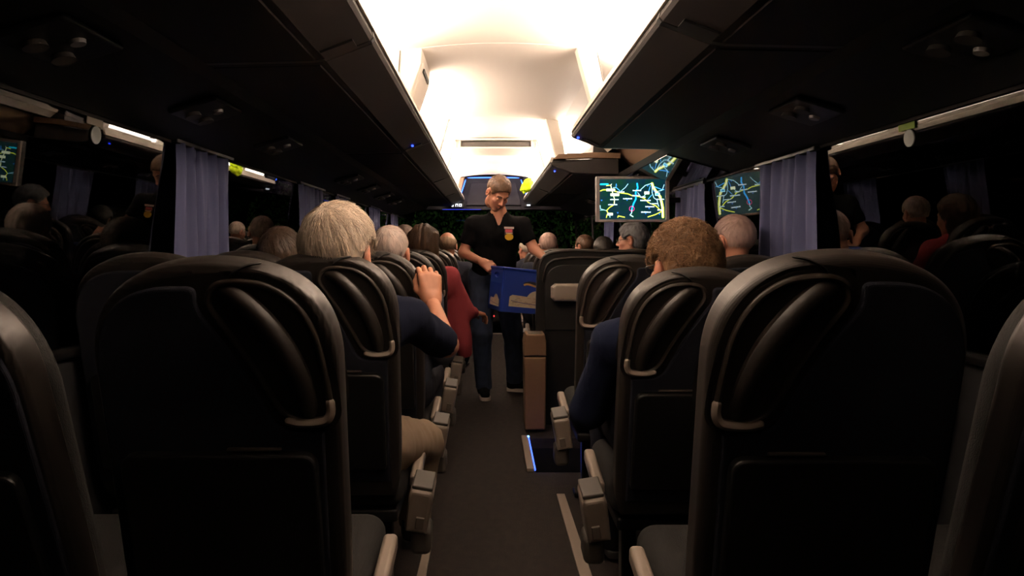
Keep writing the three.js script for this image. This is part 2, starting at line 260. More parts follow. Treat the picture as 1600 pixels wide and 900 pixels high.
function seatParts(handle) {
  const outline = sh([[-0.195, -0.03], [0.195, -0.03], [0.212, 0.0, 0.217, 0.06, 0.218, 0.20], [0.221, 0.555], [0.219, 0.665, 0.165, 0.735, 0.03, 0.745], [0.01, 0.747, -0.01, 0.747, -0.03, 0.745], [-0.165, 0.735, -0.219, 0.665, -0.221, 0.555], [-0.218, 0.20], [-0.217, 0.06, -0.212, 0.0, -0.195, -0.03]]);
  if (handle) outline.holes.push(almPath(THREE.Path));
  const g = {};
  g.shell = soft(ext(outline, 0.075, 0.020, -0.075, 30, 7));
  const front = sh([[-0.19, -0.01], [0.19, -0.01], [0.205, 0.5], [0.20, 0.64, 0.14, 0.715, 0.03, 0.72], [-0.03, 0.72], [-0.14, 0.715, -0.20, 0.64, -0.205, 0.5]]);
  g.cushion = soft(ext(front, 0.075, 0.026, -0.135));
  const pan = handle
    ? sh([[-0.204, 0.03], [0.185, 0.03], [0.19, 0.43], [0.13, 0.434], [0.105, 0.438, 0.096, 0.45, 0.086, 0.475], [0.058, 0.54, 0.025, 0.60, -0.008, 0.645], [-0.018, 0.66, -0.022, 0.672, -0.02, 0.69], [-0.02, 0.70, -0.025, 0.704, -0.035, 0.705], [-0.05, 0.705], [-0.15, 0.708, -0.200, 0.665, -0.207, 0.55]])
    : sh([[-0.204, 0.03], [0.204, 0.03], [0.207, 0.55], [0.200, 0.665, 0.15, 0.708, 0.03, 0.705], [-0.03, 0.705], [-0.15, 0.708, -0.200, 0.665, -0.207, 0.55]]);
  g.panel = ext(pan, 0.018, 0.006, -0.008);
  const tb = [[-0.165, 0.075], [0.165, 0.075], [0.175, 0.075, 0.178, 0.08, 0.178, 0.09], [0.178, 0.33], [0.178, 0.35, 0.165, 0.358, 0.15, 0.358], [-0.15, 0.358], [-0.165, 0.358, -0.178, 0.35, -0.178, 0.33], [-0.178, 0.09], [-0.178, 0.08, -0.175, 0.075, -0.165, 0.075]];
  g.table = ext(sh(tb), 0.026, 0.006, 0.004).scale(1, 1.1, 1);
  g.edge = box(0.10, 0.006, 0.010, 0.064, 0.400, 0.016, 0.003);
  if (handle) {
    const loop = almPath(THREE.Path).getSpacedPoints(90).slice(0, -1);
    g.rim = tube(loop.map((p) => [p.x, p.y, 0.001]), 0.0065, 200, 8, true);
    g.bar = tube([[0.048, 0.672, -0.012], [0.072, 0.664, 0.004], [0.105, 0.625, 0.012], [0.135, 0.565, 0.012], [0.155, 0.50, 0.008], [0.164, 0.44, -0.002], [0.166, 0.405, -0.014]].map(([x, y, z]) => [...mp([x, y]), z]), 0.0215, 60, 14, false, (t) => 0.75 + 0.25 * Math.sin(Math.PI * t));
    g.back = ext(sh([[0.055, 0.60], [0.09, 0.54], [0.115, 0.47], [0.128, 0.405], [0.158, 0.405], [0.156, 0.47], [0.138, 0.54], [0.11, 0.60], [0.075, 0.645], [0.05, 0.64]].map(mp)), 0.03, 0.01, -0.052);
    g.cap = tube([[0.128, 0.404, 0.005], [0.15, 0.3965, 0.006], [0.178, 0.3975, 0.006], [0.193, 0.404, 0.006], [0.199, 0.42, 0.005], [0.1985, 0.45, 0.003]].map(([x, y, z]) => [...mp([x, y]), z]), 0.0085, 40, 8);
    g.seam = tube([[0.06, 0.7005, 0.001], [0.066, 0.712, 0.0025], [0.086, 0.725, -0.008], [0.105, 0.727, -0.02]].map(([x, y, z]) => [...mp([x, y]), z]), 0.0028, 20, 6);
  }
  return g;
}
const SG = { h: seatParts(true), p: seatParts(false) };
const armG = (() => ({
  cover: (() => { const s = sh([[-0.035, -0.075], [0.035, -0.075], [0.038, 0.05], [0.036, 0.068, 0.03, 0.072, 0.02, 0.072], [-0.02, 0.072], [-0.03, 0.072, -0.036, 0.068, -0.038, 0.05]]); const g = ext(s, 0.12, 0.012, -0.06); g.rotateX(0.22); g.rotateZ(-0.16); return g; })(),
  top: (() => { const g = box(0.066, 0.014, 0.10, 0, 0.078, 0.0, 0.005); g.rotateX(0.22); g.rotateZ(-0.16); return g; })(),
  button: (() => { const g = box(0.026, 0.042, 0.01, 0.008, -0.035, 0.062, 0.003); g.rotateX(0.22); g.rotateZ(-0.16); return g; })(),
  foot: (() => { const g = box(0.066, 0.09, 0.10, 0, -0.12, -0.015, 0.02); g.rotateX(0.1); return g; })(),
  pad: (() => { const g = box(0.036, 0.045, 0.25, -0.025, 0, -0.15, 0.012); g.rotateX(0.16); g.translate(0, 0.045, -0.02); return g; })(),
}))();
function makeSeat(side, aisle, label) {
  // side -1: left pair (aisle at +x); side 1: right pair (aisle at -x)
  const f = side < 0 ? (g) => g : flip, G = aisle ? SG.h : SG.p;
  const t = thing('coach_seat', label, 'seat');
  const b = P('backrest', f(G.shell), M.leather, t); b.position.set(0, PIV, -0.17); b.rotation.x = 0.235;
  P('backrest_cushion', G.cushion, M.leatherSoft, b);
  P('back_panel', f(G.panel), M.fabric, b);
  const tb = P('tray_table', f(G.table), M.blackPlastic, b); P('table_edge', f(G.edge), M.rim, b);
  if (aisle) { P('handle_rim', f(G.rim), M.rim, b); P('grab_bar', f(G.bar), M.leather, b); P('handle_backing', f(G.back), M.leatherSoft, b); P('handle_cap', f(G.cap), M.greyPlastic, b).userData.label = 'grey plastic cap under the grab handle'; P('stitched_seam', f(G.seam), M.black, b); }
  P('seat_cushion', box(0.44, 0.13, 0.47, 0, 0.40, -0.44, 0.05), M.leatherSoft, t);
  P('seat_frame', mg([box(0.40, 0.04, 0.42, 0, 0.315, -0.42, 0.01), box(0.05, 0.30, 0.06, -0.14, 0.15, -0.36, 0.01), box(0.05, 0.30, 0.06, 0.14, 0.15, -0.36, 0.01), box(0.40, 0.03, 0.08, 0, 0.02, -0.36, 0.01)]), M.metal, t);
  if (aisle) {
    const sx = side < 0 ? 0.272 : -0.268;
    const a = P('armrest', f(armG.cover), M.greyPlastic, t); a.position.set(sx, 0.35, -0.24); a.userData.label = 'light grey armrest hinge cover with button';
    P('armrest_top', f(armG.top), M.darkGrey, a); P('release_button', f(armG.button), M.buttonGrey, a); P('hinge_foot', f(armG.foot), M.darkGrey, a); P('arm_pad', f(armG.pad), M.greyPlastic, a);
  }
  return t;
}
const protos = {};
const XS = { '-1a': -0.492, '-1w': -1.0, '1a': 0.592, '1w': 1.095 };
function placeSeat(side, aisle, d, label, recline = 0, drop = 0) {
  const k = side + (aisle ? 'a' : 'w'), pos = [XS[k], 0, -d];
  let s; if (!protos[k]) { s = protos[k] = makeSeat(side, aisle, label); s.position.set(...pos); } else s = dup(protos[k], pos, label, 'coach_seat');
  const b = s.children.find((c) => c.name === 'backrest'); b.rotation.x = 0.235 + recline; b.position.y = PIV - drop;
  s.userData.group = 'dark leather coach seats in pairs along the aisle';
}
for (let i = 0; i < 9; i++) {
  const d = 1.22 + 0.8 * i;
  placeSeat(-1, true, d, `dark leather aisle seat with curved grab handle, left side, ${ORD[i]} row from the camera`);
  placeSeat(-1, false, d, `dark leather window seat, left side, ${ORD[i]} row from the camera`, i === 0 ? 0.15 : 0);
}
const RROWS = [[1.15, 0, -0.012], [1.95, 0.04, 0.035], [2.93, 0.02, 0.015], [5.2, 0], [6.0, 0], [6.8, 0], [7.6, 0], [8.4, 0]];
RROWS.forEach(([d, r, dr = 0], i) => {
  placeSeat(1, true, d, i < 3 ? `dark leather aisle seat with curved grab handle, right side, ${ORD[i]} row from the camera` : `dark leather aisle seat, right side, ${ORD[i - 3]} row beyond the black partition`, r, dr);
  placeSeat(1, false, d, i < 3 ? `dark leather window seat, right side, ${ORD[i]} row from the camera` : `dark leather window seat, right side, ${ORD[i - 3]} row beyond the black partition`, r + (i === 0 ? 0.09 : 0), dr);
});
// floor rails beside the aisle
single('seat_rail', ext(sh([[0.318, 2.2], [0.365, 2.2], [0.352, 3.30], [0.313, 3.30]]), 0.012, 0.003).rotateX(-Math.PI / 2).translate(0, 0, 0), M.greyPlastic, 'light grey floor rail along the right side of the aisle', 'rail');
single('seat_rail', ext(sh([[-0.262, 1.9], [-0.222, 1.9], [-0.225, 2.75], [-0.255, 2.75]]), 0.012, 0.003).rotateX(-Math.PI / 2), M.greyPlastic, 'light grey floor rail along the left side of the aisle', 'rail');

// ------------------------------------------------------------------ stair light, dustbin, partition
{
  const t = thing('stair_light', 'grey stair edge with a blue light line by the black stairwell', 'light', [0.212, 0, -3.967]);
  P('tread_edge', box(0.04, 0.02, 0.645, 0, 0.011, 0, 0.004), M.greyPlastic, t);
  P('light_line', box(0.008, 0.012, 0.63, 0.024, 0.012, 0, 0.003), glow([0.05, 0.12, 1], 3.0), t);
  P('light_spot', new THREE.SphereGeometry(0.007, 10, 8).translate(0.022, 0.02, -0.29), glow([0.1, 0.3, 1], 8), t);
  const l = new THREE.RectAreaLight(new THREE.Color(0.05, 0.12, 1), 2, 0.6, 0.012); l.position.set(0.03, 0.02, 0); l.rotation.y = -Math.PI / 2; t.add(l);

  const d = thing('litter_bin', 'tall slim beige litter bin with a slotted lid standing beside the aisle', 'bin', [0.287, 0, -4.52]);
  P('bin_body', (() => { const g = box(0.142, 0.46, 0.2, 0, 0.245, 0, 0.012); const p = g.attributes.position; for (let i = 0; i < p.count; i++) { const k = 0.9 + 0.1 * Math.min(1, p.getY(i) / 0.45); p.setX(i, p.getX(i) * k); } g.computeVertexNormals(); return g; })(), M.bin2, d);
  const s = sh([[-0.072, 0], [0.072, 0], [0.070, 0.09], [0.058, 0.135], [-0.058, 0.135], [-0.070, 0.09]]);
  const lid = P('lid', ext(s, 0.20, 0.008, -0.10).translate(0, 0.482, 0), M.bin2, d);
  P('slot', box(0.086, 0.006, 0.05, 0, 0.6165, 0.045), M.darkGrey, lid); P('slot', box(0.086, 0.006, 0.05, 0, 0.6165, -0.035), M.darkGrey, lid);

  const p = thing('partition', 'glossy black partition panel in front of the middle door stairs', 'partition', [0.30, 0, -4.64]);
  P('panel', ext(sh([[0, 0.0], [0.98, 0.0], [0.98, 1.135], [0.16, 1.14], [0.06, 1.135, 0.015, 1.09, 0.008, 0.98], [0.0, 0.6]]), 0.05, 0.012, -0.02), M.partition, p);
  P('top_rail', tube([[0.02, 0.94, 0.02], [0.025, 1.03, 0.025], [0.06, 1.105, 0.028], [0.16, 1.137, 0.028], [0.5, 1.137, 0.028], [0.97, 1.135, 0.028]], 0.012, 70, 8), M.leather, p);
  P('top_rail', tube([[0.05, 0.93, 0.03], [0.06, 1.01, 0.035], [0.10, 1.07, 0.036], [0.20, 1.092, 0.036], [0.55, 1.092, 0.036], [0.97, 1.09, 0.036]], 0.009, 70, 8), M.leather, p);
  P('panel_inset', ext(sh([[0.06, 0.62], [0.94, 0.62], [0.94, 1.05], [0.2, 1.05], [0.1, 1.05, 0.065, 1.0, 0.06, 0.9]]), 0.02, 0.006, 0.022), M.blackPlastic, p);
  const h = thing('grab_rail', 'chunky light grey grab rail across the black partition', 'rail', [0.62, 0.875, -4.52]);
  P('rail', ext(sh([[-0.225, -0.035], [-0.205, -0.056], [0.30, -0.056], [0.30, 0.056], [-0.20, 0.056], [-0.225, 0.035]]), 0.09, 0.02, -0.05), M.greyPlastic, h);
}

// ------------------------------------------------------------------ monitor with a road map
function mapTexture() {
  const W = 1024, H = 632, c = document.createElement('canvas'); c.width = W; c.height = H; const x = c.getContext('2d');
  x.fillStyle = '#06222a'; x.fillRect(0, 0, W, H);
  for (let i = 0; i < 90; i++) { x.fillStyle = i % 2 ? 'rgba(4,48,22,0.35)' : 'rgba(4,26,44,0.35)'; x.beginPath(); x.ellipse(rnd() * W, rnd() * H, 30 + rnd() * 80, 20 + rnd() * 60, rnd() * 3, 0, 7); x.fill(); }
  // photo crop coordinates (120..1240, 110..805) to the canvas
  const mx = (v) => (v - 120) / 1120 * W, my = (v) => (v - 110) / 695 * H;
  const road = (pts, w, col) => { x.strokeStyle = col; x.lineWidth = w; x.lineJoin = x.lineCap = 'round'; x.beginPath(); pts.forEach(([a, b], i) => (i ? x.lineTo(mx(a), my(b)) : x.moveTo(mx(a), my(b)))); x.stroke(); };
  const Y = '#e8f24a', B = '#4aa8ff', S = '#a8e4f4', C = '#18a8ff', W2 = '#f4ffe0';
  road([[135, 310], [180, 290], [300, 290], [480, 345], [600, 360], [680, 395], [790, 405], [880, 440], [950, 510], [1080, 570], [1150, 640]], 15, Y);
  road([[240, 220], [310, 210], [325, 290], [360, 390], [375, 460], [365, 550], [290, 595], [240, 650], [270, 700], [330, 715]], 14, Y);
  road([[325, 190], [310, 215], [330, 290], [370, 440], [375, 530]], 9, W2);
  road([[235, 770], [250, 715], [330, 700]], 12, Y); road([[430, 765], [440, 742], [545, 765]], 14, Y); road([[640, 725], [690, 755]], 16, Y); road([[945, 760], [1070, 720], [1150, 680], [1200, 640]], 14, Y);
  road([[1015, 185], [1030, 240], [1080, 320], [1150, 410], [1175, 500], [1195, 600], [1200, 760]], 40, Y); road([[1015, 185], [1030, 240], [1080, 320], [1150, 410], [1170, 500], [1190, 600], [1195, 760]], 18, '#fffbd0');
  road([[1015, 240], [1015, 340], [1045, 430], [1100, 470], [1120, 560]], 10, S); road([[1010, 380], [950, 450]], 9, B); road([[985, 220], [955, 330]], 9, B);
  road([[760, 185], [770, 260], [735, 340], [740, 450], [700, 530], [680, 590], [670, 640]], 24, C);
  road([[670, 640], [668, 690], [640, 725], [690, 755]], 13, S);
  road([[820, 290], [900, 215], [1000, 185]], 10, S); road([[1060, 240], [1180, 290], [1215, 290]], 12, B); road([[1190, 290], [1220, 205]], 8, S); road([[1110, 320], [1185, 300]], 8, S);
  road([[605, 190], [560, 250], [490, 310]], 9, S); road([[405, 190], [400, 250], [470, 310]], 10, B); road([[350, 255], [400, 250]], 7, S); road([[770, 340], [800, 380], [830, 420], [880, 400], [910, 360]], 9, S);
  road([[130, 560], [135, 620], [235, 650]], 8, S); road([[130, 645], [180, 640]], 6, S); road([[140, 195], [260, 195]], 26, '#17c8e8'); road([[1100, 480], [1130, 580]], 8, S); road([[295, 730], [297, 768]], 8, S);
  const label = (cx, cy, w, h, col = '#d6f4ff') => { x.fillStyle = 'rgba(6,20,40,0.6)'; x.fillRect(mx(cx - w / 2) - 2, my(cy - h / 2) - 2, w * 0.914 + 4, h * 0.91 + 4); x.fillStyle = col; let p = mx(cx - w / 2); const end = mx(cx + w / 2); while (p < end - 4) { const ww = 5 + rnd() * 9; const hh = h * 0.91 * (0.7 + 0.3 * rnd()); x.fillRect(p, my(cy + h / 2) - hh, ww, hh); p += ww + 1.5; } };
  for (const a of [[375, 458, 150, 20], [345, 546, 160, 20], [600, 443, 155, 22], [480, 328, 120, 22], [755, 303, 140, 22], [735, 390, 110, 20], [905, 475, 180, 24], [1040, 530, 130, 18], [975, 582, 150, 22], [912, 676, 165, 24], [1150, 455, 130, 18], [1150, 640, 90, 20], [860, 415, 90, 22]]) label(...a);
  const chip = (cx, cy, w, h) => { x.fillStyle = '#f6ffd0'; x.beginPath(); x.roundRect(mx(cx - w / 2), my(cy - h / 2), w * 0.914, h * 0.91, 6); x.fill(); };
  chip(310, 293, 150, 44); chip(380, 375, 150, 48); chip(925, 345, 85, 50); chip(300, 712, 95, 44);
  x.fillStyle = '#a8f0ff'; x.beginPath(); x.roundRect(mx(1065), my(340), 75, 50, 6); x.fill(); x.fillStyle = '#2a90d0'; x.fillRect(mx(1080), my(355), 40, 22);
  for (const [a, b] of [[590, 470], [965, 612], [905, 700], [155, 475], [430, 690], [1140, 712], [940, 225], [405, 225], [1050, 320]]) { x.fillStyle = '#2c6cc0'; x.beginPath(); x.moveTo(mx(a - 18), my(b - 12)); x.lineTo(mx(a + 18), my(b - 12)); x.lineTo(mx(a), my(b + 16)); x.fill(); }
  x.strokeStyle = '#ff3c8c'; x.lineWidth = 7; x.beginPath(); x.arc(mx(670), my(618), 38, 0, 7); x.stroke();
  const t = new THREE.CanvasTexture(c); t.colorSpace = THREE.SRGBColorSpace; return t;
}
{
  const w = 0.475, h = 0.297, t = thing('map_monitor', 'flat monitor in a silver frame showing a road map, above the partition', 'monitor', [0.933, 1.478, -4.6], -0.03);
  P('case', box(w, h, 0.045, 0, 0, -0.028, 0.008), M.blackPlastic, t);
  const fr = sh([[-w / 2, -h / 2], [w / 2, -h / 2], [w / 2, h / 2], [-w / 2, h / 2]]); const hole = new THREE.Path(); const a = w / 2 - 0.024, b0 = -h / 2 + 0.016, b1 = h / 2 - 0.018; hole.moveTo(-a, b0); hole.lineTo(a, b0); hole.lineTo(a, b1); hole.lineTo(-a, b1); hole.closePath(); fr.holes.push(hole);
  P('frame', ext(fr, 0.02, 0.003, -0.008), M.silver, t);
  const map = mapTexture();
  const pl = new THREE.PlaneGeometry(2 * a, b1 - b0); pl.translate(0, (b0 + b1) / 2, 0.0);
  P('screen', pl, new THREE.MeshStandardMaterial({ color: 0x050505, roughness: 0.3, emissive: 0xffffff, emissiveMap: map, emissiveIntensity: 2.1 }), t);
  P('bracket', mg([box(0.14, 0.14, 0.03, 0.0, 0.0, -0.06, 0.008), box(0.34, 0.035, 0.035, 0.16, 0.0, -0.085, 0.008)]), M.blackPlastic, t);
  const l = new THREE.RectAreaLight(new THREE.Color(0.45, 0.85, 0.8), 0.06, 2 * a, b1 - b0); l.position.set(0, 0, 0.016); l.rotation.y = Math.PI; t.add(l);
}

// ------------------------------------------------------------------ curtains, stickers
function curtain(side, d0, d1, y0, y1, folds, label) {
  const nx = folds * 14, ny = 26, pos = [], uv = [], idx = [], L = d1 - d0, ph = rnd() * 6, xw = (side < 0 ? WALL_L + 0.06 : WALL_R - 0.06), R = [...Array(folds + 2)].map(() => 0.6 + 0.8 * rnd());
  for (let j = 0; j <= ny; j++) for (let i = 0; i <= nx; i++) {
    const v = j / ny, u = i / nx, k = u * folds, a = R[Math.floor(k)] * (1 - k % 1) + R[Math.floor(k) + 1] * (k % 1), amp = 0.027 * a * (0.6 + 0.5 * (1 - v));
    const wob = 0.25 * Math.sin(v * 3 + ph + k * 0.7), gather = 1 - 0.10 * Math.sin(Math.PI * Math.min(1, v * 1.2)) * (u - 0.5) * 2 * 0.6;
    pos.push(xw - side * (amp * Math.sin(k * 6.2832 + wob) + 0.006 * Math.sin(k * 15 + v * 4)), y0 + (y1 - y0) * v, -(d0 + L * (0.5 + (u - 0.5) * gather)) + 0.006 * Math.cos(k * 6.2832)); uv.push(u * L * 2.4, v * (y1 - y0));
  }
  for (let j = 0; j < ny; j++) for (let i = 0; i < nx; i++) { const a = j * (nx + 1) + i; idx.push(a, a + 1, a + nx + 1, a + 1, a + nx + 2, a + nx + 1); }
  const g = new THREE.BufferGeometry(); g.setAttribute('position', new THREE.Float32BufferAttribute(pos, 3)); g.setAttribute('uv', new THREE.Float32BufferAttribute(uv, 2)); g.setIndex(idx); g.computeVertexNormals();
  const t = thing('curtain', label, 'curtain', [xw, 0, -(d0 + d1) / 2]); g.translate(-xw, 0, (d0 + d1) / 2);
  P('cloth', g, M.curtain, t); P('header_rail', box(0.03, 0.02, L + 0.04, 0, y1 + 0.005, 0, 0.006), M.blackPlastic, t);
}
curtain(-1, 2.64, 3.18, 0.93, 1.56, 5, 'grey-blue pleated curtain at the left window pillar nearest the camera');
curtain(-1, 4.35, 4.97, 0.93, 1.56, 5, 'grey-blue pleated curtain at the second window pillar on the left');
curtain(-1, 5.38, 5.86, 0.93, 1.56, 4, 'grey-blue pleated curtain at the third window pillar on the left');
curtain(-1, 6.9, 7.5, 0.93, 1.56, 4, 'grey-blue pleated curtain at the fourth window pillar on the left');
curtain(-1, 8.4, 8.95, 0.93, 1.56, 4, 'grey-blue pleated curtain at the farthest window pillar on the left');
curtain(1, 2.78, 3.36, 0.93, 1.55, 5, 'grey-blue pleated curtain at the right window pillar nearest the camera');
curtain(1, 4.22, 4.88, 0.93, 1.55, 5, 'grey-blue pleated curtain at the right, beside the map monitor');
curtain(1, 5.95, 6.5, 0.93, 1.55, 4, 'grey-blue pleated curtain at the right, just under the map monitor');
curtain(1, 7.3, 7.85, 0.93, 1.55, 4, 'grey-blue pleated curtain at the right, left of the monitor foot');
{
  const st = (side, d, color, label, oval) => {
    const x = 0; let g;
    if (oval) { g = new THREE.CylinderGeometry(0.027, 0.027, 0.003, 28); g.rotateZ(Math.PI / 2); g.translate(x, 1.508, -d); } else g = box(0.003, 0.026, 0.085, x, 1.548, -d, 0.001);
    g.translate(-side * 0.004, -0.865, 0); g.rotateZ(side * LEAN[side]); g.translate(side < 0 ? WALL_L : WALL_R, 0.865, 0);   // stuck to the inside of the leaning pane
    single('window_sticker', g, color, label, 'sticker');
  };
  st(1, 2.2, std(0x8aa646, 0.6), 'small green rectangular sticker at the top edge of the right window', false); st(1, 2.19, std(0x8e928e, 0.6), 'round pale grey sticker below the green one on the right window', true);
  st(-1, 2.12, std(0x8c8476, 0.6), 'small pale rectangular sticker at the top edge of the left window', false); st(-1, 2.13, std(0x747676, 0.6), 'round pale grey sticker below the rectangular one on the left window', true);
  const hv = [[0, 0], [0.06, 0.02], [0.11, 0.05]];
}
{ // yellow vest bundled in front of the far right bin
  const g = new THREE.IcosahedronGeometry(0.07, 5), p = g.attributes.position;
  for (let i = 0; i < p.count; i++) { const x = p.getX(i), y = p.getY(i), z = p.getZ(i), n = 1 + 0.35 * perlin.noise(x * 28, y * 28, z * 28) + 0.12 * perlin.noise(x * 60, y * 60, z * 60); p.setXYZ(i, x * n * 0.75, y * n * 1.2, z * n * 1.3); }
  const h = mergeVertices((g.deleteAttribute('normal'), g)); h.computeVertexNormals(); h.rotateZ(-0.5); h.translate(0.40, 1.825, -7.6);
  single('safety_vest', h, std(0xc8f000, 0.8), 'bundled fluorescent yellow vest stuffed on the edge of the far right bin', 'vest');
}

// ------------------------------------------------------------------ hedge in the headlights outside the windscreen
{
  const leaf = new THREE.PlaneGeometry(0.07, 0.045);
  const N = 20000, im = new THREE.InstancedMesh(leaf, std(0x3f6a2c, 0.8, { side: THREE.DoubleSide }), N), m4 = new THREE.Matrix4(), q = new THREE.Quaternion(), e = new THREE.Euler();
  for (let i = 0; i < N; i++) { e.set(rnd() * 6, rnd() * 6, rnd() * 6); q.setFromEuler(e); const x = -5 + 10 * rnd(), y = 3.2 * Math.pow(rnd(), 0.8); m4.compose(V(x, y, -16.2 - 1.2 * rnd() - 0.6 * perlin.noise(x * 0.8, y * 0.9, 2)), q, V(1, 1, 1).multiplyScalar(0.6 + rnd())); im.setMatrixAt(i, m4); im.setColorAt(i, new THREE.Color(0.8 + 0.2 * rnd(), 0.85 + 0.2 * rnd(), 0.6 + 0.2 * rnd())); }
  im.name = 'roadside_hedge'; im.userData = { label: 'dark green roadside foliage seen through the front windscreen', category: 'hedge', kind: 'stuff' }; im.castShadow = im.receiveShadow = true; scene.add(im);
  for (const s of [-1, 1]) {
    const t = thing('headlamp', `round headlamp outside at the front ${s < 0 ? 'left' : 'right'} corner of the coach`, 'headlamp', [CX + s * 0.95, 0.55, -11.1]);
    P('bowl', new THREE.CylinderGeometry(0.09, 0.06, 0.08, 24).rotateX(-Math.PI / 2), M.silver, t); P('lens', new THREE.SphereGeometry(0.08, 20, 10).scale(1, 1, 0.3).translate(0, 0, -0.04), glow([1, 0.95, 0.85], 2), t);
    const l = new THREE.SpotLight(new THREE.Color(1, 0.95, 0.85), 10, 0, 0.6, 0.8, 2); l.position.set(CX + s * 0.95, 0.55, -11.19); l.target.position.set(CX + s * 1.2, 1.2, -16); l.castShadow = true; scene.add(l, l.target);
  }
}

// ------------------------------------------------------------------ people: distance fields meshed by surface nets
function nets(f, lo, hi, c, colour) {
  const n = [0, 1, 2].map((k) => Math.ceil((hi[k] - lo[k]) / c) + 2), [nx, ny, nz] = n, val = new Float32Array(nx * ny * nz), B = 4;
  for (let z = 0; z < nz; z += B) for (let y = 0; y < ny; y += B) for (let x = 0; x < nx; x += B) {
    const m = f(lo[0] + (x + 1.5) * c, lo[1] + (y + 1.5) * c, lo[2] + (z + 1.5) * c), far = Math.abs(m) > c * 6.5;
    for (let k = z; k < Math.min(nz, z + B); k++) for (let j = y; j < Math.min(ny, y + B); j++) for (let i = x; i < Math.min(nx, x + B); i++) val[(k * ny + j) * nx + i] = far ? m : f(lo[0] + i * c, lo[1] + j * c, lo[2] + k * c);
  }
  const id = new Int32Array(nx * ny * nz).fill(-1), pos = [], idx = [];
  const E = [[0, 1], [2, 3], [4, 5], [6, 7], [0, 2], [1, 3], [4, 6], [5, 7], [0, 4], [1, 5], [2, 6], [3, 7]], off = [0, 1, nx, nx + 1, nx * ny, nx * ny + 1, nx * ny + nx, nx * ny + nx + 1];
  for (let z = 0; z < nz - 1; z++) for (let y = 0; y < ny - 1; y++) for (let x = 0; x < nx - 1; x++) {
    const b = (z * ny + y) * nx + x; let mask = 0; for (let k = 0; k < 8; k++) if (val[b + off[k]] < 0) mask |= 1 << k;
    if (mask === 0 || mask === 255) continue;
    let px = 0, py = 0, pz = 0, cnt = 0;
    for (const [p, q] of E) { const s = (mask >> p) & 1, t = (mask >> q) & 1; if (s === t) continue; const a = val[b + off[p]], w = a / (a - val[b + off[q]]); px += (p & 1) + w * ((q & 1) - (p & 1)); py += ((p >> 1) & 1) + w * (((q >> 1) & 1) - ((p >> 1) & 1)); pz += (p >> 2) + w * ((q >> 2) - (p >> 2)); cnt++; }
    id[b] = pos.length / 3; pos.push(lo[0] + (x + px / cnt) * c, lo[1] + (y + py / cnt) * c, lo[2] + (z + pz / cnt) * c);
  }
  const quad = (a, b, d, e, s) => { if (a < 0 || b < 0 || d < 0 || e < 0) return; s ? idx.push(a, b, d, a, d, e) : idx.push(a, d, b, a, e, d); };
  const sx = 1, sy = nx, sz = nx * ny;
  for (let z = 1; z < nz - 1; z++) for (let y = 1; y < ny - 1; y++) for (let x = 1; x < nx - 1; x++) {
    const b = (z * ny + y) * nx + x, v = val[b] < 0;
    if (v !== val[b + sx] < 0) quad(id[b - sy - sz], id[b - sz], id[b], id[b - sy], v);
    if (v !== val[b + sy] < 0) quad(id[b - sx - sz], id[b - sx], id[b], id[b - sz], v);
    if (v !== val[b + sz] < 0) quad(id[b - sx - sy], id[b - sy], id[b], id[b - sx], v);
  }
  const g = new THREE.BufferGeometry(); g.setAttribute('position', new THREE.Float32BufferAttribute(pos, 3)); g.setIndex(idx); g.computeVertexNormals();
  const col = new Float32Array(pos.length); for (let i = 0; i < pos.length; i += 3) { const k = colour ? colour(pos[i], pos[i + 1], pos[i + 2]) : [1, 1, 1]; col[i] = k[0]; col[i + 1] = k[1]; col[i + 2] = k[2]; }
  g.setAttribute('color', new THREE.Float32BufferAttribute(col, 3)); return g;
}
const smin = (a, b, k) => { const h = Math.max(k - Math.abs(a - b), 0) / k; return Math.min(a, b) - h * h * k * 0.25; };
const smax = (a, b, k) => -smin(-a, -b, k);
function cap(x, y, z, a, b, ra, rb) { const bx = b[0] - a[0], by = b[1] - a[1], bz = b[2] - a[2], px = x - a[0], py = y - a[1], pz = z - a[2], t = Math.max(0, Math.min(1, (px * bx + py * by + pz * bz) / (bx * bx + by * by + bz * bz + 1e-9))); return Math.hypot(px - bx * t, py - by * t, pz - bz * t) - (ra + (rb - ra) * t); }
function ell(x, y, z, c, r) { const a = (x - c[0]) / r[0], b = (y - c[1]) / r[1], d = (z - c[2]) / r[2], k0 = Math.hypot(a, b, d), k1 = Math.hypot(a / r[0], b / r[1], d / r[2]); return k0 < 1e-6 ? -Math.min(...r) : k0 * (k0 - 1) / k1; }
const sph = (x, y, z, c, r) => Math.hypot(x - c[0], y - c[1], z - c[2]) - r;
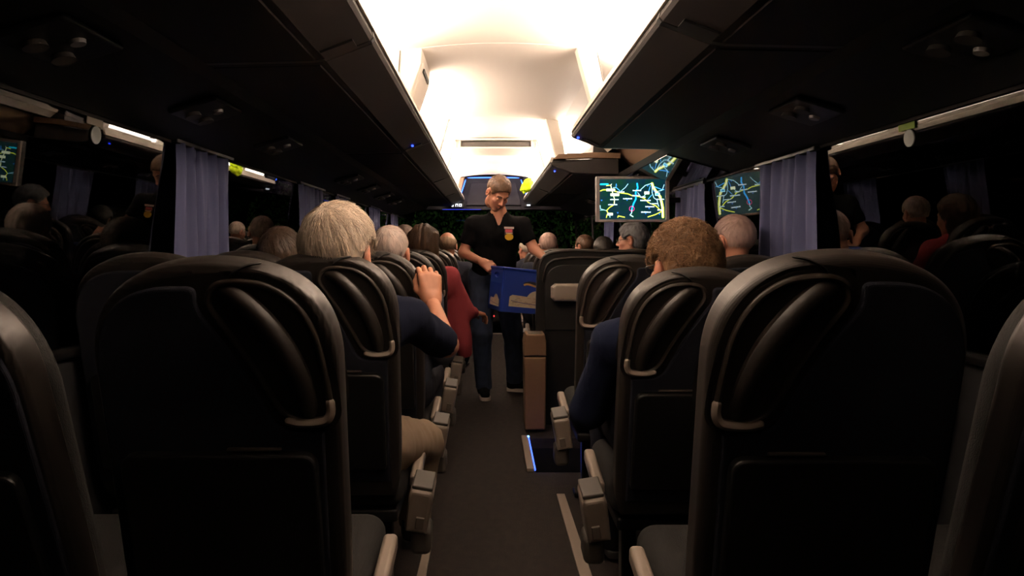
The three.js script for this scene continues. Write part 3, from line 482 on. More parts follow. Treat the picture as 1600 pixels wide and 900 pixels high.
// head: origin between the ears, face toward +z
function headSdf(x, y, z) {
  const ax = Math.abs(x);
  let d = ell(x, y, z, [0, 0.033, -0.016], [0.076, 0.090, 0.096]);
  d = smin(d, ell(x, y, z, [0, -0.045, 0.028], [0.058, 0.074, 0.062]), 0.03);
  d = smin(d, cap(ax, y, z, [0.050, -0.055, 0.0], [0.018, -0.104, 0.060], 0.015, 0.016), 0.025);
  d = smin(d, sph(x, y, z, [0, -0.103, 0.066], 0.017), 0.018);
  d = smin(d, ell(ax, y, z, [0.040, -0.026, 0.060], [0.022, 0.020, 0.020]), 0.02);
  d = smin(d, cap(ax, y, z, [0.0, 0.020, 0.083], [0.038, 0.022, 0.068], 0.011, 0.010), 0.016);
  d = smax(d, -ell(ax, y, z, [0.031, 0.002, 0.098], [0.019, 0.013, 0.018]), 0.010);
  d = smin(d, sph(ax, y, z, [0.031, 0.001, 0.0735], 0.0125), 0.003);
  d = smin(d, cap(x, y, z, [0, 0.010, 0.086], [0, -0.030, 0.106], 0.008, 0.0115), 0.010);
  d = smin(d, sph(ax, y, z, [0.012, -0.034, 0.095], 0.009), 0.006);
  d = smin(d, cap(ax, y, z, [0, -0.060, 0.090], [0.022, -0.064, 0.078], 0.0065, 0.004), 0.005);
  d = smin(d, cap(ax, y, z, [0, -0.073, 0.088], [0.019, -0.070, 0.079], 0.0075, 0.004), 0.005);
  d = smax(d, -cap(ax, y, z, [0, -0.0665, 0.099], [0.022, -0.067, 0.086], 0.0022, 0.001), 0.003);
  let e = ell(ax - 0.012 * (z + 0.02) * -8 * 0, y, z, [0.083, -0.006, -0.014], [0.011, 0.034, 0.021]);
  e = smax(e, -ell(ax, y, z, [0.089, -0.002, -0.006], [0.007, 0.020, 0.011]), 0.005);
  d = smin(d, e, 0.008);
  return smin(d, cap(x, y, z, [0, -0.055, -0.026], [0, -0.105, -0.032], 0.050, 0.052), 0.03);
}
const SKIN = [0.43, 0.19, 0.118];
let shut = false;
function headColour(x, y, z) {
  const n = 0.06 * perlin.noise(x * 40, y * 40, z * 40), ax = Math.abs(x); let c = [SKIN[0] * (1 + n), SKIN[1] * (1 + 1.3 * n), SKIN[2] * (1 + 1.3 * n)];
  const mixTo = (k, t) => { c = c.map((v, i) => v + (t[i] - v) * k); };
  if (ax > 0.075) mixTo(0.5, [0.52, 0.20, 0.13]);
  if (Math.hypot(ax - 0.012, y + 0.032, z - 0.1) < 0.02) mixTo(0.35, [0.52, 0.2, 0.14]);
  if (Math.hypot(ax * 0.5, (y + 0.067) * 1.6, z - 0.088) < 0.014) mixTo(0.55, [0.36, 0.10, 0.08]);
  if (Math.hypot(ax - 0.042, y + 0.03, z - 0.065) < 0.022) mixTo(0.25, [0.55, 0.2, 0.15]);
  const e = Math.hypot(ax - 0.031, y - 0.001); if (!shut && z > 0.08 && e < 0.0105 && Math.abs(y - 0.001) < 0.006) c = e < 0.0045 ? [0.03, 0.03, 0.03] : [0.62, 0.58, 0.54];
  return c;
}
// hand: wrist at the origin, fingers along +y, palm toward +z, thumb on +x (a right hand); curl in radians per joint
function handSdf(curl, thumb = 0.5) {
  const bones = [], px = [0.031, 0.0105, -0.010, -0.029], ky = [0.088, 0.092, 0.088, 0.080], len = [[0.042, 0.026, 0.020], [0.046, 0.029, 0.021], [0.042, 0.027, 0.020], [0.033, 0.020, 0.018]], rr = [0.0092, 0.0095, 0.009, 0.008];
  for (let i = 0; i < 4; i++) {
    bones.push([[px[i] * 0.55, 0.004, 0], [px[i], ky[i], -0.002], 0.0175, 0.0125, 0.014]);
    let p = [px[i], ky[i], -0.002], a = 0; const sp = (px[i] > 0 ? 0.05 : -0.05) * (1 - Math.min(1, curl)) + 0.0;
    for (let k = 0; k < 3; k++) { a += curl * [0.9, 1.15, 0.8][k] * (1 + 0.06 * i); const q = [p[0] + sp * len[i][k], p[1] + Math.cos(a) * len[i][k], p[2] + Math.sin(a) * len[i][k]]; bones.push([p, q, rr[i] - 0.0006 * k, rr[i] - 0.0006 * (k + 1), 0.004]); p = q; }
  }
  const t0 = [0.018, 0.018, 0.006], t1 = [0.044, 0.048, 0.014 + 0.012 * thumb], t2 = [0.052 - 0.016 * thumb, 0.078, 0.022 + 0.022 * thumb], t3 = [0.050 - 0.03 * thumb, 0.102, 0.026 + 0.026 * thumb];
  bones.push([t0, t1, 0.017, 0.0125, 0.014], [t1, t2, 0.0115, 0.0105, 0.005], [t2, t3, 0.0105, 0.0085, 0.004], [[0, -0.03, 0], [0, 0.01, 0], 0.025, 0.024, 0.014]);
  return (x, y, z) => { let d = 1; for (const b of bones) d = smin(d, cap(x, y, z, b[0], b[1], b[2], b[3]), b[4]); return d; };
}
const handCache = {};
function hand(side, curl, thumb, cell) { // side 1 right, -1 left
  const key = [side, curl, thumb, cell].join(); if (handCache[key]) return handCache[key];
  const f = handSdf(curl, thumb); return handCache[key] = nets((x, y, z) => f(x * side, y, z), [-0.075, -0.04, -0.035], [0.075, 0.22, 0.12], cell, (x, y, z) => { const n = 1 + 0.08 * perlin.noise(x * 60, y * 60, z * 60); return [0.45 * n, 0.195 * n, 0.115 * n]; });
}
const lerp3 = (a, b, t) => a.map((v, i) => v + (b[i] - v) * t);
const SEATED = {
  hipL: [0.09, 0.56, 0.02], hipR: [-0.09, 0.56, 0.02], kneeL: [0.13, 0.56, 0.45], kneeR: [-0.13, 0.56, 0.45], ankL: [0.12, 0.10, 0.42], ankR: [-0.12, 0.10, 0.42],
  belly: [0, 0.68, 0.0], chest: [0, 0.90, -0.07], neck: [0, 1.055, -0.105], head: [0, 1.195, -0.085], shL: [0.175, 0.985, -0.10], shR: [-0.175, 0.985, -0.10],
  elL: [0.235, 0.735, -0.02], elR: [-0.235, 0.735, -0.02], wrL: [0.13, 0.655, 0.19], wrR: [-0.13, 0.655, 0.19],
};
const fitted = (J, o, x, y, z, grow, arms, legs, neck) => {
  const w = o.girth || 1; let d = 1;
  d = smin(d, cap(x, y, z, [J.belly[0] - 0.055, J.belly[1], J.belly[2] + 0.01], [J.belly[0] + 0.055, J.belly[1], J.belly[2] + 0.01], 0.105 * w, 0.105 * w), 0.06);
  d = smin(d, cap(x, y, z, [J.chest[0] - 0.075, J.chest[1], J.chest[2]], [J.chest[0] + 0.075, J.chest[1], J.chest[2]], 0.105 * w, 0.105 * w), 0.09);
  d = smin(d, cap(x, y, z, lerp3(J.hipL, J.hipR, 0.1), lerp3(J.hipL, J.hipR, 0.9), 0.10 * w, 0.10 * w), 0.08);
  d = smin(d, cap(x, y, z, J.shL, J.shR, 0.055, 0.055), 0.07);
  d = smin(d, cap(x, y, z, J.neck, J.chest, 0.06, 0.09), 0.06);
  if (neck) d = smin(d, cap(x, y, z, J.neck, J.head, 0.054, 0.045), 0.03);
  if (arms) for (const s of 'LR') { d = smin(d, cap(x, y, z, J['sh' + s], J['el' + s], 0.050, 0.040), 0.03); d = smin(d, cap(x, y, z, J['el' + s], J['wr' + s], 0.040, 0.026), 0.02); }
  if (legs) for (const s of 'LR') { d = smin(d, cap(x, y, z, J['hip' + s], J['knee' + s], 0.085, 0.058), 0.04); d = smin(d, cap(x, y, z, J['knee' + s], J['ank' + s], 0.056, 0.040), 0.03); }
  return d - grow;
};
const bounds = (J, keys, m) => { const lo = [9, 9, 9], hi = [-9, -9, -9]; for (const k of keys) for (let i = 0; i < 3; i++) { lo[i] = Math.min(lo[i], J[k][i] - m); hi[i] = Math.max(hi[i], J[k][i] + m); } return [lo, hi]; };
const TORSO = ['belly', 'chest', 'hipL', 'hipR', 'shL', 'shR', 'neck'];
const cache = {};
const memo = (key, make) => (key ? (cache[key] || (cache[key] = make())) : make());
const wrinkle = (x, y, z, k) => k * (perlin.noise(x * 14 + 3, y * 7 + z * 9, z * 14) + 0.5 * perlin.noise(x * 31, y * 22, z * 31 + 5));
const skinMat = std(0xffffff, 0.52, { vertexColors: true });
const clothMats = {};
const cloth = (color) => clothMats[color] || (clothMats[color] = new THREE.MeshPhysicalMaterial({ color, roughness: 0.95, specularIntensity: 0.25, bumpMap: clothBump, bumpScale: 0.0004 }));
function boxUv(g, s = 1) { const p = g.attributes.position, n = g.attributes.normal, uv = new Float32Array(p.count * 2); for (let i = 0; i < p.count; i++) { const z = Math.abs(n.getX(i)) > 0.7 ? p.getZ(i) : p.getX(i); uv[2 * i] = z * s; uv[2 * i + 1] = (Math.abs(n.getY(i)) > 0.75 ? p.getZ(i) : p.getY(i)) * s; } g.setAttribute('uv', new THREE.BufferAttribute(uv, 2)); return g; }
// hair styles as fields over the head
function hairSdf(style) {
  const cran = (x, y, z, t) => ell(x, y, z, [0, 0.035, -0.018], [0.078 + t, 0.090 + t, 0.096 + t]);
  return (x, y, z) => {
    const ax = Math.abs(x), n = 0.003 * perlin.noise(x * 45, y * 30, z * 45) + 0.0015 * perlin.noise(x * 140, y * 60, z * 140);
    let d;
    if (style === 'long') {
      d = cran(x, y, z, 0.014); d = smin(d, ell(x, y, z, [0, -0.07, -0.045], [0.092, 0.17, 0.062]), 0.05);
      d = smax(d, -cap(x, y, z, [0, 0.0, 0.11], [0, -0.2, 0.13], 0.075, 0.10), 0.01); d = smax(d, (z - 0.03) - 0.9 * (y - 0.02) * 0.6, 0.02); d = smax(d, -y - 0.215, 0.01);
      return d - 0.004 * Math.sin(x * 160 + 5 * perlin.noise(x * 12, y * 6, z * 12)) - n;
    }
    const t = { spiky: 0.015, full: 0.017, short: 0.009, thin: 0.005, ring: 0.008, wavy: 0.022 }[style];
    d = cran(x, y, z, t);
    if (style === 'full' || style === 'wavy' || style === 'spiky') d = smin(d, ell(x, y, z, [0, 0.0, -0.055], [0.076, 0.080, 0.066]), 0.03);
    d += 0.009 * Math.max(0, Math.min(1, (0.02 - y) / 0.07));
    const line = -0.70 * (y - 0.062) + 0.72 * (z - 0.070) + (ax > 0.06 ? -0.01 : 0); d = smax(d, line, 0.006);
    d = smax(d, -(y + 0.080) + 0.4 * (z + 0.1), 0.008);
    d = smax(d, -ell(ax, y, z, [0.100, -0.010, -0.006], [0.046, 0.056, 0.044]), 0.008);
    if (style === 'ring') d = smax(d, -ell(x, y, z, [0, 0.115, 0.01], [0.088, 0.085, 0.105]), 0.03);
    return d - n * (style === 'thin' ? 0.4 : 0.7) - (style === 'wavy' ? 0.006 * perlin.noise(x * 38, y * 38, z * 38) : 0);
  };
}
const hairCache = {};
function hairGeo(style, cell, col, nStrands, len) {
  const key = style + cell + col.join() + nStrands; if (hairCache[key]) return hairCache[key];
  const f = hairSdf(style), tint = (x, y, z) => { const k = 0.82 + 0.35 * perlin.noise(x * 70, y * 20, z * 70) + 0.2 * perlin.noise(x * 15, y * 15, z * 15); return col.map((c, i) => c * k * (1 + 0.04 * i * perlin.noise(x * 20, y * 20, z * 20))); };
  const base = nets(f, [-0.125, -0.235, -0.145], [0.125, 0.16, 0.11], cell, tint), pos = [], cl = [], idx = [], bp = base.attributes.position, bn = base.attributes.normal;
  const p = V(0, 0, 0), nrm = V(0, 0, 0), dir = V(0, 0, 0), side = V(0, 0, 0), grad = (q) => { const h = 0.002, d = f(q.x, q.y, q.z); return nrm.set(f(q.x + h, q.y, q.z) - d, f(q.x, q.y + h, q.z) - d, f(q.x, q.y, q.z + h) - d).normalize(); };
  for (let s = 0; s < nStrands; s++) {
    const i = Math.floor(rnd() * bp.count); p.fromBufferAttribute(bp, i); const out = V(bn.getX(i), bn.getY(i), bn.getZ(i)); if ((out.z > 0.75 && p.z > 0.05) || (style !== 'long' && Math.abs(p.x) > 0.066 && p.y < 0.045)) continue;
    const whorl = style === 'long' ? V(0.01, 0.13, 0.0) : V(0.015, 0.10, -0.07);
    dir.copy(p).sub(whorl); dir.y -= style === 'long' ? 0.12 : 0.02; const rough = style === 'spiky' ? 0.12 : 0.03; dir.x += rough * (rnd() - 0.5); dir.y += (rough - 0.03) * rnd() * 1.2; dir.z += rough * (rnd() - 0.5);
    const k = 0.75 + 0.6 * rnd(), c = tint(p.x, p.y, p.z).map((v) => v * k), S = 5, L = len * (0.6 + 0.7 * rnd()), lift = 0.0015 + 0.0035 * rnd() * (style === 'thin' || style === 'long' ? 0.4 : style === 'spiky' ? 3 : 1), v0 = pos.length / 3;
    for (let j = 0; j <= S; j++) {
      const g = grad(p).clone(); const t = dir.clone().addScaledVector(g, -dir.dot(g)).normalize(); side.crossVectors(t, g).normalize(); const w = (style === 'spiky' ? 0.0011 : 0.0007) * (1 - 0.75 * j / S), q = p.clone().addScaledVector(g, lift * Math.sin(0.4 + 1.5 * j / S) + (j === 0 ? -0.002 : 0));
      for (let a = 0; a < 3; a++) { const an = a * 2.094; const u = q.clone().addScaledVector(side, w * Math.cos(an)).addScaledVector(g, w * Math.sin(an)); pos.push(u.x, u.y, u.z); cl.push(...c); }
      p.addScaledVector(t, L / S); const dd = f(p.x, p.y, p.z); if (dd < 0 || (style !== 'full' && style !== 'spiky') || j < 3) p.addScaledVector(grad(p), -dd);
    }
    for (let j = 0; j < S; j++) for (let a = 0; a < 3; a++) { const b = (a + 1) % 3, o = v0 + j * 3; idx.push(o + a, o + b, o + 3 + a, o + b, o + 3 + b, o + 3 + a); }
  }
  if (!nStrands) return hairCache[key] = base;
  const g = new THREE.BufferGeometry(); g.setAttribute('position', new THREE.Float32BufferAttribute(pos, 3)); g.setAttribute('color', new THREE.Float32BufferAttribute(cl, 3)); g.setIndex(idx); g.computeVertexNormals();
  return hairCache[key] = mergeGeometries([base, g]);
}
function frameMat(o, f, n) { const y = V(...f).normalize(), z = V(...n); z.addScaledVector(y, -z.dot(y)).normalize(); const x = V(0, 0, 0).crossVectors(y, z); return new THREE.Matrix4().makeBasis(x, y, z).setPosition(V(...o)); }
function person(o) {
  const t = thing('person', o.label, 'person', o.pos, o.turn ?? Math.PI), J = { ...SEATED, ...(o.joints || {}) }, key = o.joints || o.girth ? null : 'seated', cell = o.cell || 0.014;
  // one continuous body: trunk and limbs, hands and head merged
  const limbs = memo(key && 'body' + cell, () => { const [lo, hi] = bounds(J, Object.keys(SEATED), 0.15); hi[1] = J.head[1] + 0.02; return nets((x, y, z) => fitted(J, o, x, y, z, 0, true, true, true), lo, hi, cell, () => SKIN); });
  const parts = [limbs], hc = o.headCell || 0.005;
  const hm = new THREE.Matrix4().compose(V(...J.head), new THREE.Quaternion().setFromEuler(new THREE.Euler(o.pitch || 0, o.yaw || 0, o.roll || 0, 'YXZ')), V(1, 1, 1).multiplyScalar(o.headScale || 1));
  const hg = memo('head' + hc, () => nets(headSdf, [-0.105, -0.17, -0.135], [0.105, 0.14, 0.14], hc, headColour)).clone(); hg.applyMatrix4(hm); parts.push(hg);
  for (const [s, k] of [[-1, 'L'], [1, 'R']]) {
    const hp = (o.hands || {})[k] || {}, w = J['wr' + k], e = J['el' + k];
    const fdir = hp.dir || w.map((v, i) => v - e[i]), n = hp.palm || [0, -1, 0.0001];
    const g = hand(s, hp.curl ?? 0.4, hp.thumb ?? 0.4, o.handCell || 0.005).clone(); g.scale(hp.size || 1, hp.size || 1, hp.size || 1); g.applyMatrix4(frameMat(w, fdir, n)); parts.push(g);
  }
  for (const g of parts) g.deleteAttribute('uv');
  const body = P('body', mergeGeometries(parts.map((g) => g.clone())), skinMat, t);
  // clothing
  const sl = o.sleeve ?? 0.62;
  const shirt = memo(key && 'shirt' + sl + cell, () => {
    const [lo, hi] = bounds(J, [...TORSO, 'elL', 'elR', ...(sl > 1 ? ['wrL', 'wrR'] : [])], 0.17);
    const f = (x, y, z) => {
      let d = fitted(J, o, x, y, z, 0.012, false, false, false); d = smax(d, -cap(x, y, z, lerp3(J.neck, J.head, -0.02), J.head, 0.062, 0.075), 0.008);
      d = smax(d, -(y - (o.hem ?? J.hipL[1] - 0.02)), 0.01);
      for (const s of 'LR') {
        const a = J['sh' + s], b = J['el' + s], e = lerp3(a, b, Math.min(1, sl)); let c = cap(x, y, z, a, b, 0.061, 0.057); const ax = b.map((v, i) => v - a[i]), L = Math.hypot(...ax);
        if (sl <= 1) c = smax(c, ((x - e[0]) * ax[0] + (y - e[1]) * ax[1] + (z - e[2]) * ax[2]) / L, 0.006); else { const w = J['wr' + s], q = lerp3(b, w, Math.min(1, sl - 1)); c = smin(c, cap(x, y, z, b, q, 0.052, 0.042), 0.02); }
        d = smin(d, c, 0.03);
      }
      for (const q of o.drape || []) d = smin(d, smax(cap(x, y, z, ...q), -(y - 0.415), 0.008), 0.03);
      if (o.vneck) d = smax(d, -cap(x, y, z, [J.neck[0], J.neck[1] + 0.01, J.neck[2] + 0.06], [J.neck[0], J.neck[1] - 0.10, J.chest[2] + 0.13], 0.036, 0.012), 0.006);
      return d - wrinkle(x, y, z, 0.006);
    };
    return boxUv(nets(f, lo, hi, cell));
  });
  const sm = P(o.top || 'shirt', shirt, cloth(o.shirt), t);
  if (o.collar !== false) { const c = new THREE.TorusGeometry(0.066, 0.011, 8, 26); c.scale(1, 1, 1.6); c.rotateX(Math.PI / 2 + 0.35); const q = lerp3(J.neck, J.head, o.vneck ? 0.02 : 0.1); c.translate(q[0], q[1] - 0.005, q[2] - (o.vneck ? 0.012 : -0.006)); P('collar', c, cloth(o.shirt), sm); }
  const tr = memo(key && 'trousers' + cell, () => {
    const [lo, hi] = bounds(J, ['hipL', 'hipR', 'kneeL', 'kneeR', 'ankL', 'ankR', 'belly'], 0.16);
    return boxUv(nets((x, y, z) => {
      let d = cap(x, y, z, lerp3(J.hipL, J.hipR, 0.1), lerp3(J.hipL, J.hipR, 0.9), 0.118, 0.118); d = smin(d, cap(x, y, z, lerp3(J.hipL, J.hipR, 0.5), J.belly, 0.125, 0.118), 0.03); d = smax(d, y - J.belly[1] - 0.02, 0.01);
      for (const s of 'LR') { const a = J['ank' + s]; d = smin(d, cap(x, y, z, J['hip' + s], J['knee' + s], 0.102, 0.078), 0.03); d = smin(d, smax(cap(x, y, z, J['knee' + s], a, 0.075, 0.064), -(y - a[1] + 0.02), 0.006), 0.03); }
      return d - wrinkle(x, y, z, 0.009);
    }, lo, hi, cell));
  });
  P('trousers', tr, o.denim ? jeans : cloth(o.trousers ?? 0x23232a), t);
  for (const s of 'LR') {
    const a = J['ank' + s], dir = (o.feet || {})[s] || [s === 'L' ? 0.15 : -0.15, 0, 1], m = frameMat([a[0], a[1] - 0.09 + 0.005, a[2]], [0, 1, 0], dir);
    const shoe = memo('shoe' + (o.cell || ''), () => [nets((x, y, z) => { let d = cap(x, y, z, [0, 0.055, 0.0], [0, 0.042, 0.13], 0.042, 0.034); d = smin(d, cap(x, y, z, [0, 0.10, -0.02], [0, 0.05, -0.02], 0.045, 0.043), 0.03); return smax(d, 0.022 - y, 0.004); }, [-0.08, -0.01, -0.09], [0.08, 0.16, 0.2], 0.006), ext(sh([[-0.034, -0.05], [-0.02, -0.066, 0.02, -0.066, 0.034, -0.05], [0.036, 0.0, 0.044, 0.08, 0.04, 0.13], [0.03, 0.175, -0.03, 0.175, -0.04, 0.13], [-0.044, 0.08, -0.036, 0.0, -0.034, -0.05]]), 0.028, 0.004).rotateX(Math.PI / 2).scale(1, 1, 1).translate(0, 0.028, 0)]);
    const q = P('shoe', shoe[0].clone().applyMatrix4(m), cloth(o.shoes ?? 0x17171a), t); P('sole', shoe[1].clone().applyMatrix4(m), std(o.sole ?? 0x2a2a2a, 0.7), q);
  }
  if (o.hair) { const h = P('hair', hairGeo(o.hair, o.hairCell || 0.006, o.hairColor, o.strands ?? 500, o.strandLen || 0.05).clone().applyMatrix4(hm), std(0xffffff, o.hairRough ?? 0.55, { vertexColors: true }), t); }
  if (o.brows) P('eyebrows', mg([tube([[-0.05, 0.024, 0.074], [-0.032, 0.031, 0.088], [-0.014, 0.026, 0.096]], 0.004, 14, 6), tube([[0.05, 0.024, 0.074], [0.032, 0.031, 0.088], [0.014, 0.026, 0.096]], 0.004, 14, 6)]).applyMatrix4(hm), std(o.brows, 0.9), t);
  if (o.glasses) {
    const ring = (s) => { const r = []; for (let i = 0; i < 20; i++) { const a = i / 20 * 6.2832; r.push([s * 0.034 + 0.025 * Math.cos(a), -0.002 + 0.019 * Math.sin(a), 0.104 - 0.006 * Math.abs(Math.cos(a))]); } return tube(r, 0.0016, 40, 6, true); };
    P('glasses', mg([ring(-1), ring(1), tube([[-0.01, 0.002, 0.105], [0, 0.006, 0.109], [0.01, 0.002, 0.105]], 0.0016, 10, 6), tube([[-0.059, 0.004, 0.10], [-0.075, 0.006, 0.06], [-0.083, 0.01, -0.01], [-0.081, -0.012, -0.03]], 0.002, 24, 6), tube([[0.059, 0.004, 0.10], [0.075, 0.006, 0.06], [0.083, 0.01, -0.01], [0.081, -0.012, -0.03]], 0.002, 24, 6)]).applyMatrix4(hm), std(0x16120f, 0.35), t);
  }
  return t;
}
const jeans = std(0xffffff, 0.95, { map: denimMap, bumpMap: clothBump, bumpScale: 0.0004 });
// a passenger whose head centre is at (x, y, -d); facing forward
const WHITE = [0.80, 0.66, 0.53], GREY = [0.30, 0.29, 0.28], BROWN = [0.10, 0.052, 0.026], DARK = [0.022, 0.016, 0.012], SANDY = [0.22, 0.12, 0.06];
function passenger(x, top, d, o) {
  const k = top / 1.325; // head height of the resting pose with hair
  const t = person({ sleeve: 1.9, ...o, pos: [x, 0, -(d + 0.085)], joints: undefined }); t.scale.setScalar(k); return t;
}
// left: white-haired passenger with an arm raised to the grab handle of the seat ahead (local +x is the coach's left)
person({
  label: 'white-haired person in a navy T-shirt and khaki trousers, arm raised to a seat handle', pos: [-0.465, 0, -2.27], cell: 0.011, headCell: 0.0036, handCell: 0.0034, headScale: 1.14, yaw: -0.2,
  joints: { head: [-0.005, 1.145, -0.10], neck: [0, 1.015, -0.11], shR: [-0.20, 0.94, -0.02], shL: [0.185, 0.97, -0.10], elR: [-0.315, 0.825, 0.19], wrR: [-0.245, 0.96, 0.43], hipR: [-0.11, 0.52, 0.04], kneeR: [-0.205, 0.415, 0.45], ankR: [-0.17, 0.09, 0.50], hipL: [0.09, 0.52, 0.04], kneeL: [0.12, 0.52, 0.44] },
  hands: { R: { dir: [0.12, 0.95, 0.22], palm: [0.25, -0.3, 0.9], curl: 0.8, thumb: 0.5, size: 1.12 } }, sleeve: 0.93, shirt: 0x141828, trousers: 0x8a7866, hair: 'full', hairCell: 0.0045, hairColor: WHITE, strands: 5200, strandLen: 0.055, hairRough: 0.5,
});
passenger(-0.432, 1.262, 3.06, { label: 'person with thin white hair and a pink scalp, aisle seat behind the raised hand', shirt: 0x3a3d48, hair: 'thin', hairColor: [0.62, 0.50, 0.44], strands: 1500, strandLen: 0.04, headScale: 1.0 });
passenger(-0.66, 1.335, 5.46, { label: 'greyish-haired person half hidden behind the thin-haired and long-haired passengers', shirt: 0x2a2a30, hair: 'short', hairColor: [0.36, 0.27, 0.23], strands: 700 });
person({
  label: 'person with long brown hair in a dusty red cardigan by the aisle', pos: [-0.43, 0, -4.74], cell: 0.012, headCell: 0.0045, yaw: -0.25, headScale: 1.12, drape: [[[-0.20, 0.80, -0.02], [-0.245, 0.52, 0.02], 0.07, 0.065], [[-0.235, 0.60, 0.0], [-0.265, 0.45, 0.05], 0.06, 0.05]],
  joints: { head: [0, 1.165, -0.085], neck: [0, 1.03, -0.10], shR: [-0.165, 0.965, -0.08], shL: [0.165, 0.965, -0.09], elR: [-0.275, 0.73, 0.03], wrR: [-0.315, 0.705, 0.22] },
  hands: { R: { dir: [-0.55, -0.15, 0.55], palm: [0.2, -1, 0], curl: 0.45 } }, sleeve: 1.9, hem: 0.42, top: 'cardigan', shirt: 0x984046, trousers: 0x1d1d24, hair: 'long', hairColor: [0.085, 0.04, 0.018], strands: 3500, strandLen: 0.10, hairRough: 0.4,
});
passenger(-0.375, 1.30, 6.25, { label: 'balding person farther up the left side, next to the standing person', shirt: 0x30303a, hair: 'ring', hairColor: [0.36, 0.24, 0.15], strands: 500 });
passenger(-0.89, 1.245, 3.0, { label: 'dark brown-haired person at the left window, beside the white-haired head', shirt: 0x26221f, hair: 'full', hairColor: [0.06, 0.034, 0.02], strands: 1500 });
// right
person({
  label: 'brown-haired person with glasses in a navy top, right side second row', pos: [0.585, 0.0, -2.24], cell: 0.012, headCell: 0.0036, yaw: 0.28, headScale: 1.06, joints: { head: [0, 1.10, -0.09], neck: [0, 0.97, -0.11], chest: [0, 0.84, -0.07], shR: [-0.18, 0.90, -0.10], shL: [0.20, 0.875, -0.06], elL: [0.27, 0.64, 0.03] },
  shirt: 0x141a2e, trousers: 0x1a1c26, sleeve: 1.9, hair: 'spiky', hairCell: 0.0045, hairColor: [0.25, 0.13, 0.06], strands: 7500, strandLen: 0.04, glasses: true, brows: 0x2a1a10,
});
passenger(1.10, 1.315, 3.2, { label: 'white-haired person with a flushed head at the right window beside the curtain', shirt: 0x2c2c34, hair: 'thin', hairColor: [0.40, 0.26, 0.22], strands: 900, yaw: 0.5 });
passenger(1.085, 1.345, 5.4, { label: 'grey-haired person with glasses looking left, below the map monitor', shirt: 0x1d1f28, hair: 'wavy', hairColor: [0.27, 0.27, 0.28], strands: 1600, yaw: 1.15, glasses: true });
passenger(1.0, 1.25, 6.2, { label: 'dark-haired person low behind the partition, left of the grey-haired one', shirt: 0x1c1c20, hair: 'full', hairColor: DARK, strands: 500 });
passenger(0.935, 1.285, 7.0, { label: 'brown-haired person with glasses far up the right side, above the partition', shirt: 0x1c1c20, hair: 'short', hairColor: [0.12, 0.06, 0.03], strands: 500, yaw: 0.7, glasses: true });
passenger(0.52, 1.295, 6.28, { label: 'person with a pinkish, thinly haired head, right of the standing person', shirt: 0x2a2c36, hair: 'thin', hairColor: [0.62, 0.42, 0.35], strands: 700 });
passenger(0.405, 1.25, 7.9, { label: 'white-haired person at the aisle behind the forearm of the standing person', shirt: 0x2a2c36, hair: 'thin', hairColor: [0.6, 0.5, 0.42], strands: 700, yaw: 0.5 });

// the standing person with the crate
{
  shut = true;
  const t = person({
    label: 'person in a black polo and jeans standing in the aisle, bending over a blue crate', pos: [0.05, 0, -5.45], turn: 0, cell: 0.009, headCell: 0.0034, handCell: 0.0034,
    joints: { hipR: [-0.11, 0.93, -0.03], kneeR: [-0.115, 0.50, 0.05], ankR: [-0.095, 0.09, 0.0], hipL: [0.06, 0.93, -0.05], kneeL: [0.13, 0.50, -0.05], ankL: [0.15, 0.09, -0.22], belly: [-0.01, 1.07, 0.0], chest: [0.01, 1.26, 0.03], neck: [0.02, 1.415, 0.075], head: [0.015, 1.57, 0.15],
      shR: [-0.172, 1.338, 0.04], shL: [0.20, 1.33, 0.05], elR: [-0.25, 1.12, 0.07], wrR: [-0.105, 1.055, 0.24], elL: [0.285, 1.15, 0.11], wrL: [0.375, 1.07, 0.30] },
    hands: { R: { dir: [0.75, -0.5, 0.35], palm: [0.3, -0.5, -0.75], curl: 0.75, thumb: 0.6 }, L: { dir: [0.2, -0.8, 0.2], palm: [-0.8, -0.3, 0.3], curl: 0.7, thumb: 0.6 } }, feet: { R: [0.1, 0, 1], L: [1, 0, 0.25] },
    pitch: 0.72, yaw: 0.48, roll: -0.06, sleeve: 0.72, hem: 0.93, shirt: 0x060608, denim: true, shoes: 0x0d0d0f, sole: 0xb8aca0, hair: 'short', hairCell: 0.004, hairColor: [0.125, 0.062, 0.030], strands: 1800, strandLen: 0.02, brows: 0x3a2818, top: 'polo_shirt', vneck: true,
  });
  // emblem on the chest: pale bar, red-white shield, yellow disc
  const em = P('emblem_patch', ext(sh([[-0.034, 0.05], [-0.034, 0.0], [-0.034, -0.03, -0.02, -0.05, 0, -0.05], [0.02, -0.05, 0.034, -0.03, 0.034, 0.0], [0.034, 0.05]]), 0.006, 0.001), std(0x2a1a1c, 0.9), t); em.position.set(0.095, 1.262, 0.172); em.rotation.set(-0.1, 0.15, 0);
  P('pale_bar', box(0.074, 0.014, 0.004, 0, 0.047, 0.007), std(0xb9aaa4, 0.9), em); P('red_field', box(0.052, 0.022, 0.003, -0.002, 0.024, 0.007), std(0xa8404c, 0.9), em); P('white_stripe', box(0.05, 0.006, 0.003, 0, 0.006, 0.007), std(0xc0aca0, 0.9), em);
  P('yellow_disc', new THREE.CylinderGeometry(0.031, 0.031, 0.004, 24).rotateX(Math.PI / 2).scale(1.05, 0.8, 1).translate(0, -0.022, 0.007), std(0xb08a1c, 0.9), em);
}
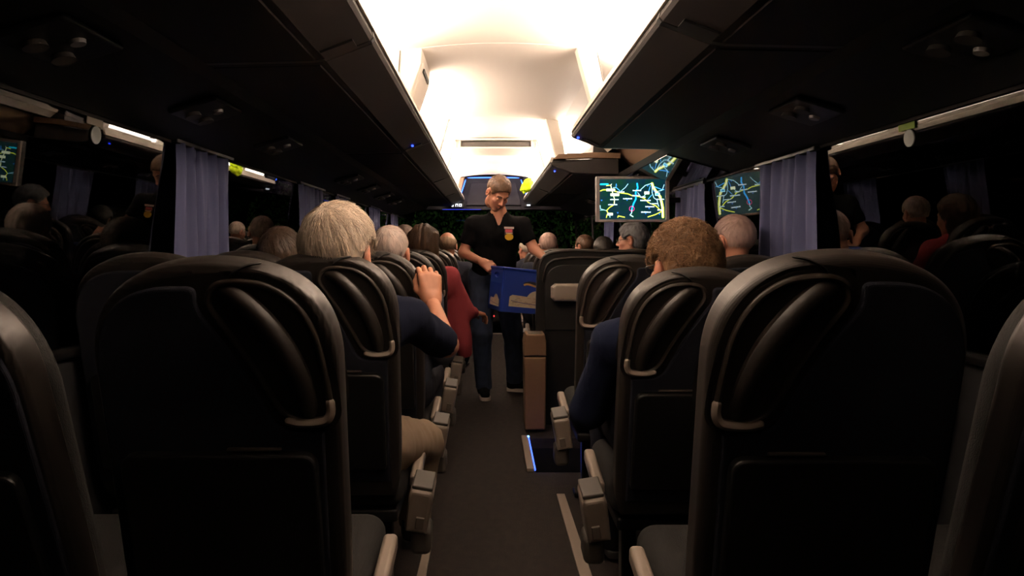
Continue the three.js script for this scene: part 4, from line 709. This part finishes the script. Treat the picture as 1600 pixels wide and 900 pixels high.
{ // the crate
  const t = thing('drinks_crate', 'blue plastic drinks crate with a pale print carried by the standing person', 'crate', [0.225, 0.70, -5.07], 0.28); t.rotation.z = -0.10; t.rotation.order = 'YXZ';
  const blue = std(0x0f2f86, 0.45), W = 0.40, D = 0.30, H = 0.30;
  const wall = (w, hole) => { const s = sh([[-w / 2, 0], [w / 2, 0], [w / 2, H], [-w / 2, H]]); if (hole) { const p = new THREE.Path(); p.absellipse(0, H - 0.05, 0.055, 0.018, 0, 6.2832, true); s.holes.push(p); } return ext(s, 0.014, 0.003, -0.007); };
  P('side_wall', wall(W, false).translate(0, 0, D / 2), blue, t); P('side_wall', wall(W, false).translate(0, 0, -D / 2), blue, t);
  P('end_wall', wall(D, true).rotateY(Math.PI / 2).translate(W / 2, 0, 0), blue, t); P('end_wall', wall(D, true).rotateY(Math.PI / 2).translate(-W / 2, 0, 0), blue, t);
  P('base', box(W, 0.012, D, 0, 0.006, 0), blue, t);
  P('rim', mg([box(W + 0.024, 0.02, 0.022, 0, H, D / 2, 0.006), box(W + 0.024, 0.02, 0.022, 0, H, -D / 2, 0.006), box(0.022, 0.02, D, W / 2, H, 0, 0.006), box(0.022, 0.02, D, -W / 2, H, 0, 0.006)]), blue, t);
  P('divider', mg([-0.12, -0.04, 0.04, 0.12].map((x) => box(0.006, 0.17, D - 0.02, x, 0.10, 0)).concat([-0.05, 0.05].map((z) => box(W - 0.02, 0.17, 0.006, 0, 0.10, z)))), blue, t);
  const print = (w, h, seedN, swoosh) => {
    const c = document.createElement('canvas'); c.width = 512; c.height = 384; const x = c.getContext('2d'); x.fillStyle = '#0f2f86'; x.fillRect(0, 0, 512, 384);
    x.fillStyle = '#b9a68c'; x.beginPath(); x.moveTo(50, 345); x.lineTo(52, 245); x.lineTo(80, 225); x.lineTo(230, 235); x.bezierCurveTo(260, 170, 320, 160, 370, 175); x.bezierCurveTo(420, 190, 430, 230, 490, 240); x.lineTo(490, 350); x.closePath(); x.fill();
    x.fillStyle = '#8f7860'; for (let i = 0; i < 60; i++) x.fillRect(60 + rnd() * 420, 240 + rnd() * 95, 14 + rnd() * 30, 2 + rnd() * 3);
    x.strokeStyle = '#5a4a6a'; x.lineWidth = 7; x.beginPath(); x.moveTo(70, 285); x.lineTo(200, 305); x.lineTo(480, 322); x.stroke();
    if (swoosh) { x.strokeStyle = '#15101a'; x.lineWidth = 30; x.beginPath(); x.moveTo(190, 110); x.bezierCurveTo(260, 60, 360, 120, 490, 150); x.stroke(); x.strokeStyle = '#c08a4c'; x.lineWidth = 20; x.beginPath(); x.moveTo(185, 118); x.bezierCurveTo(240, 80, 300, 140, 380, 128); x.stroke(); x.beginPath(); x.moveTo(360, 95); x.lineTo(490, 140); x.stroke(); }
    const tx = new THREE.CanvasTexture(c); tx.colorSpace = THREE.SRGBColorSpace; return std(0xffffff, 0.6, { map: tx });
  };
  P('print', new THREE.PlaneGeometry(0.37, 0.26).translate(0, 0.145, D / 2 + 0.0085), print(1, 1, 1, true), t);
  P('print', new THREE.PlaneGeometry(0.26, 0.18).rotateY(-Math.PI / 2).translate(-W / 2 - 0.0085, 0.105, 0), print(1, 1, 2, false), t);
}

shade(scene);
renderer.render(scene, camera);
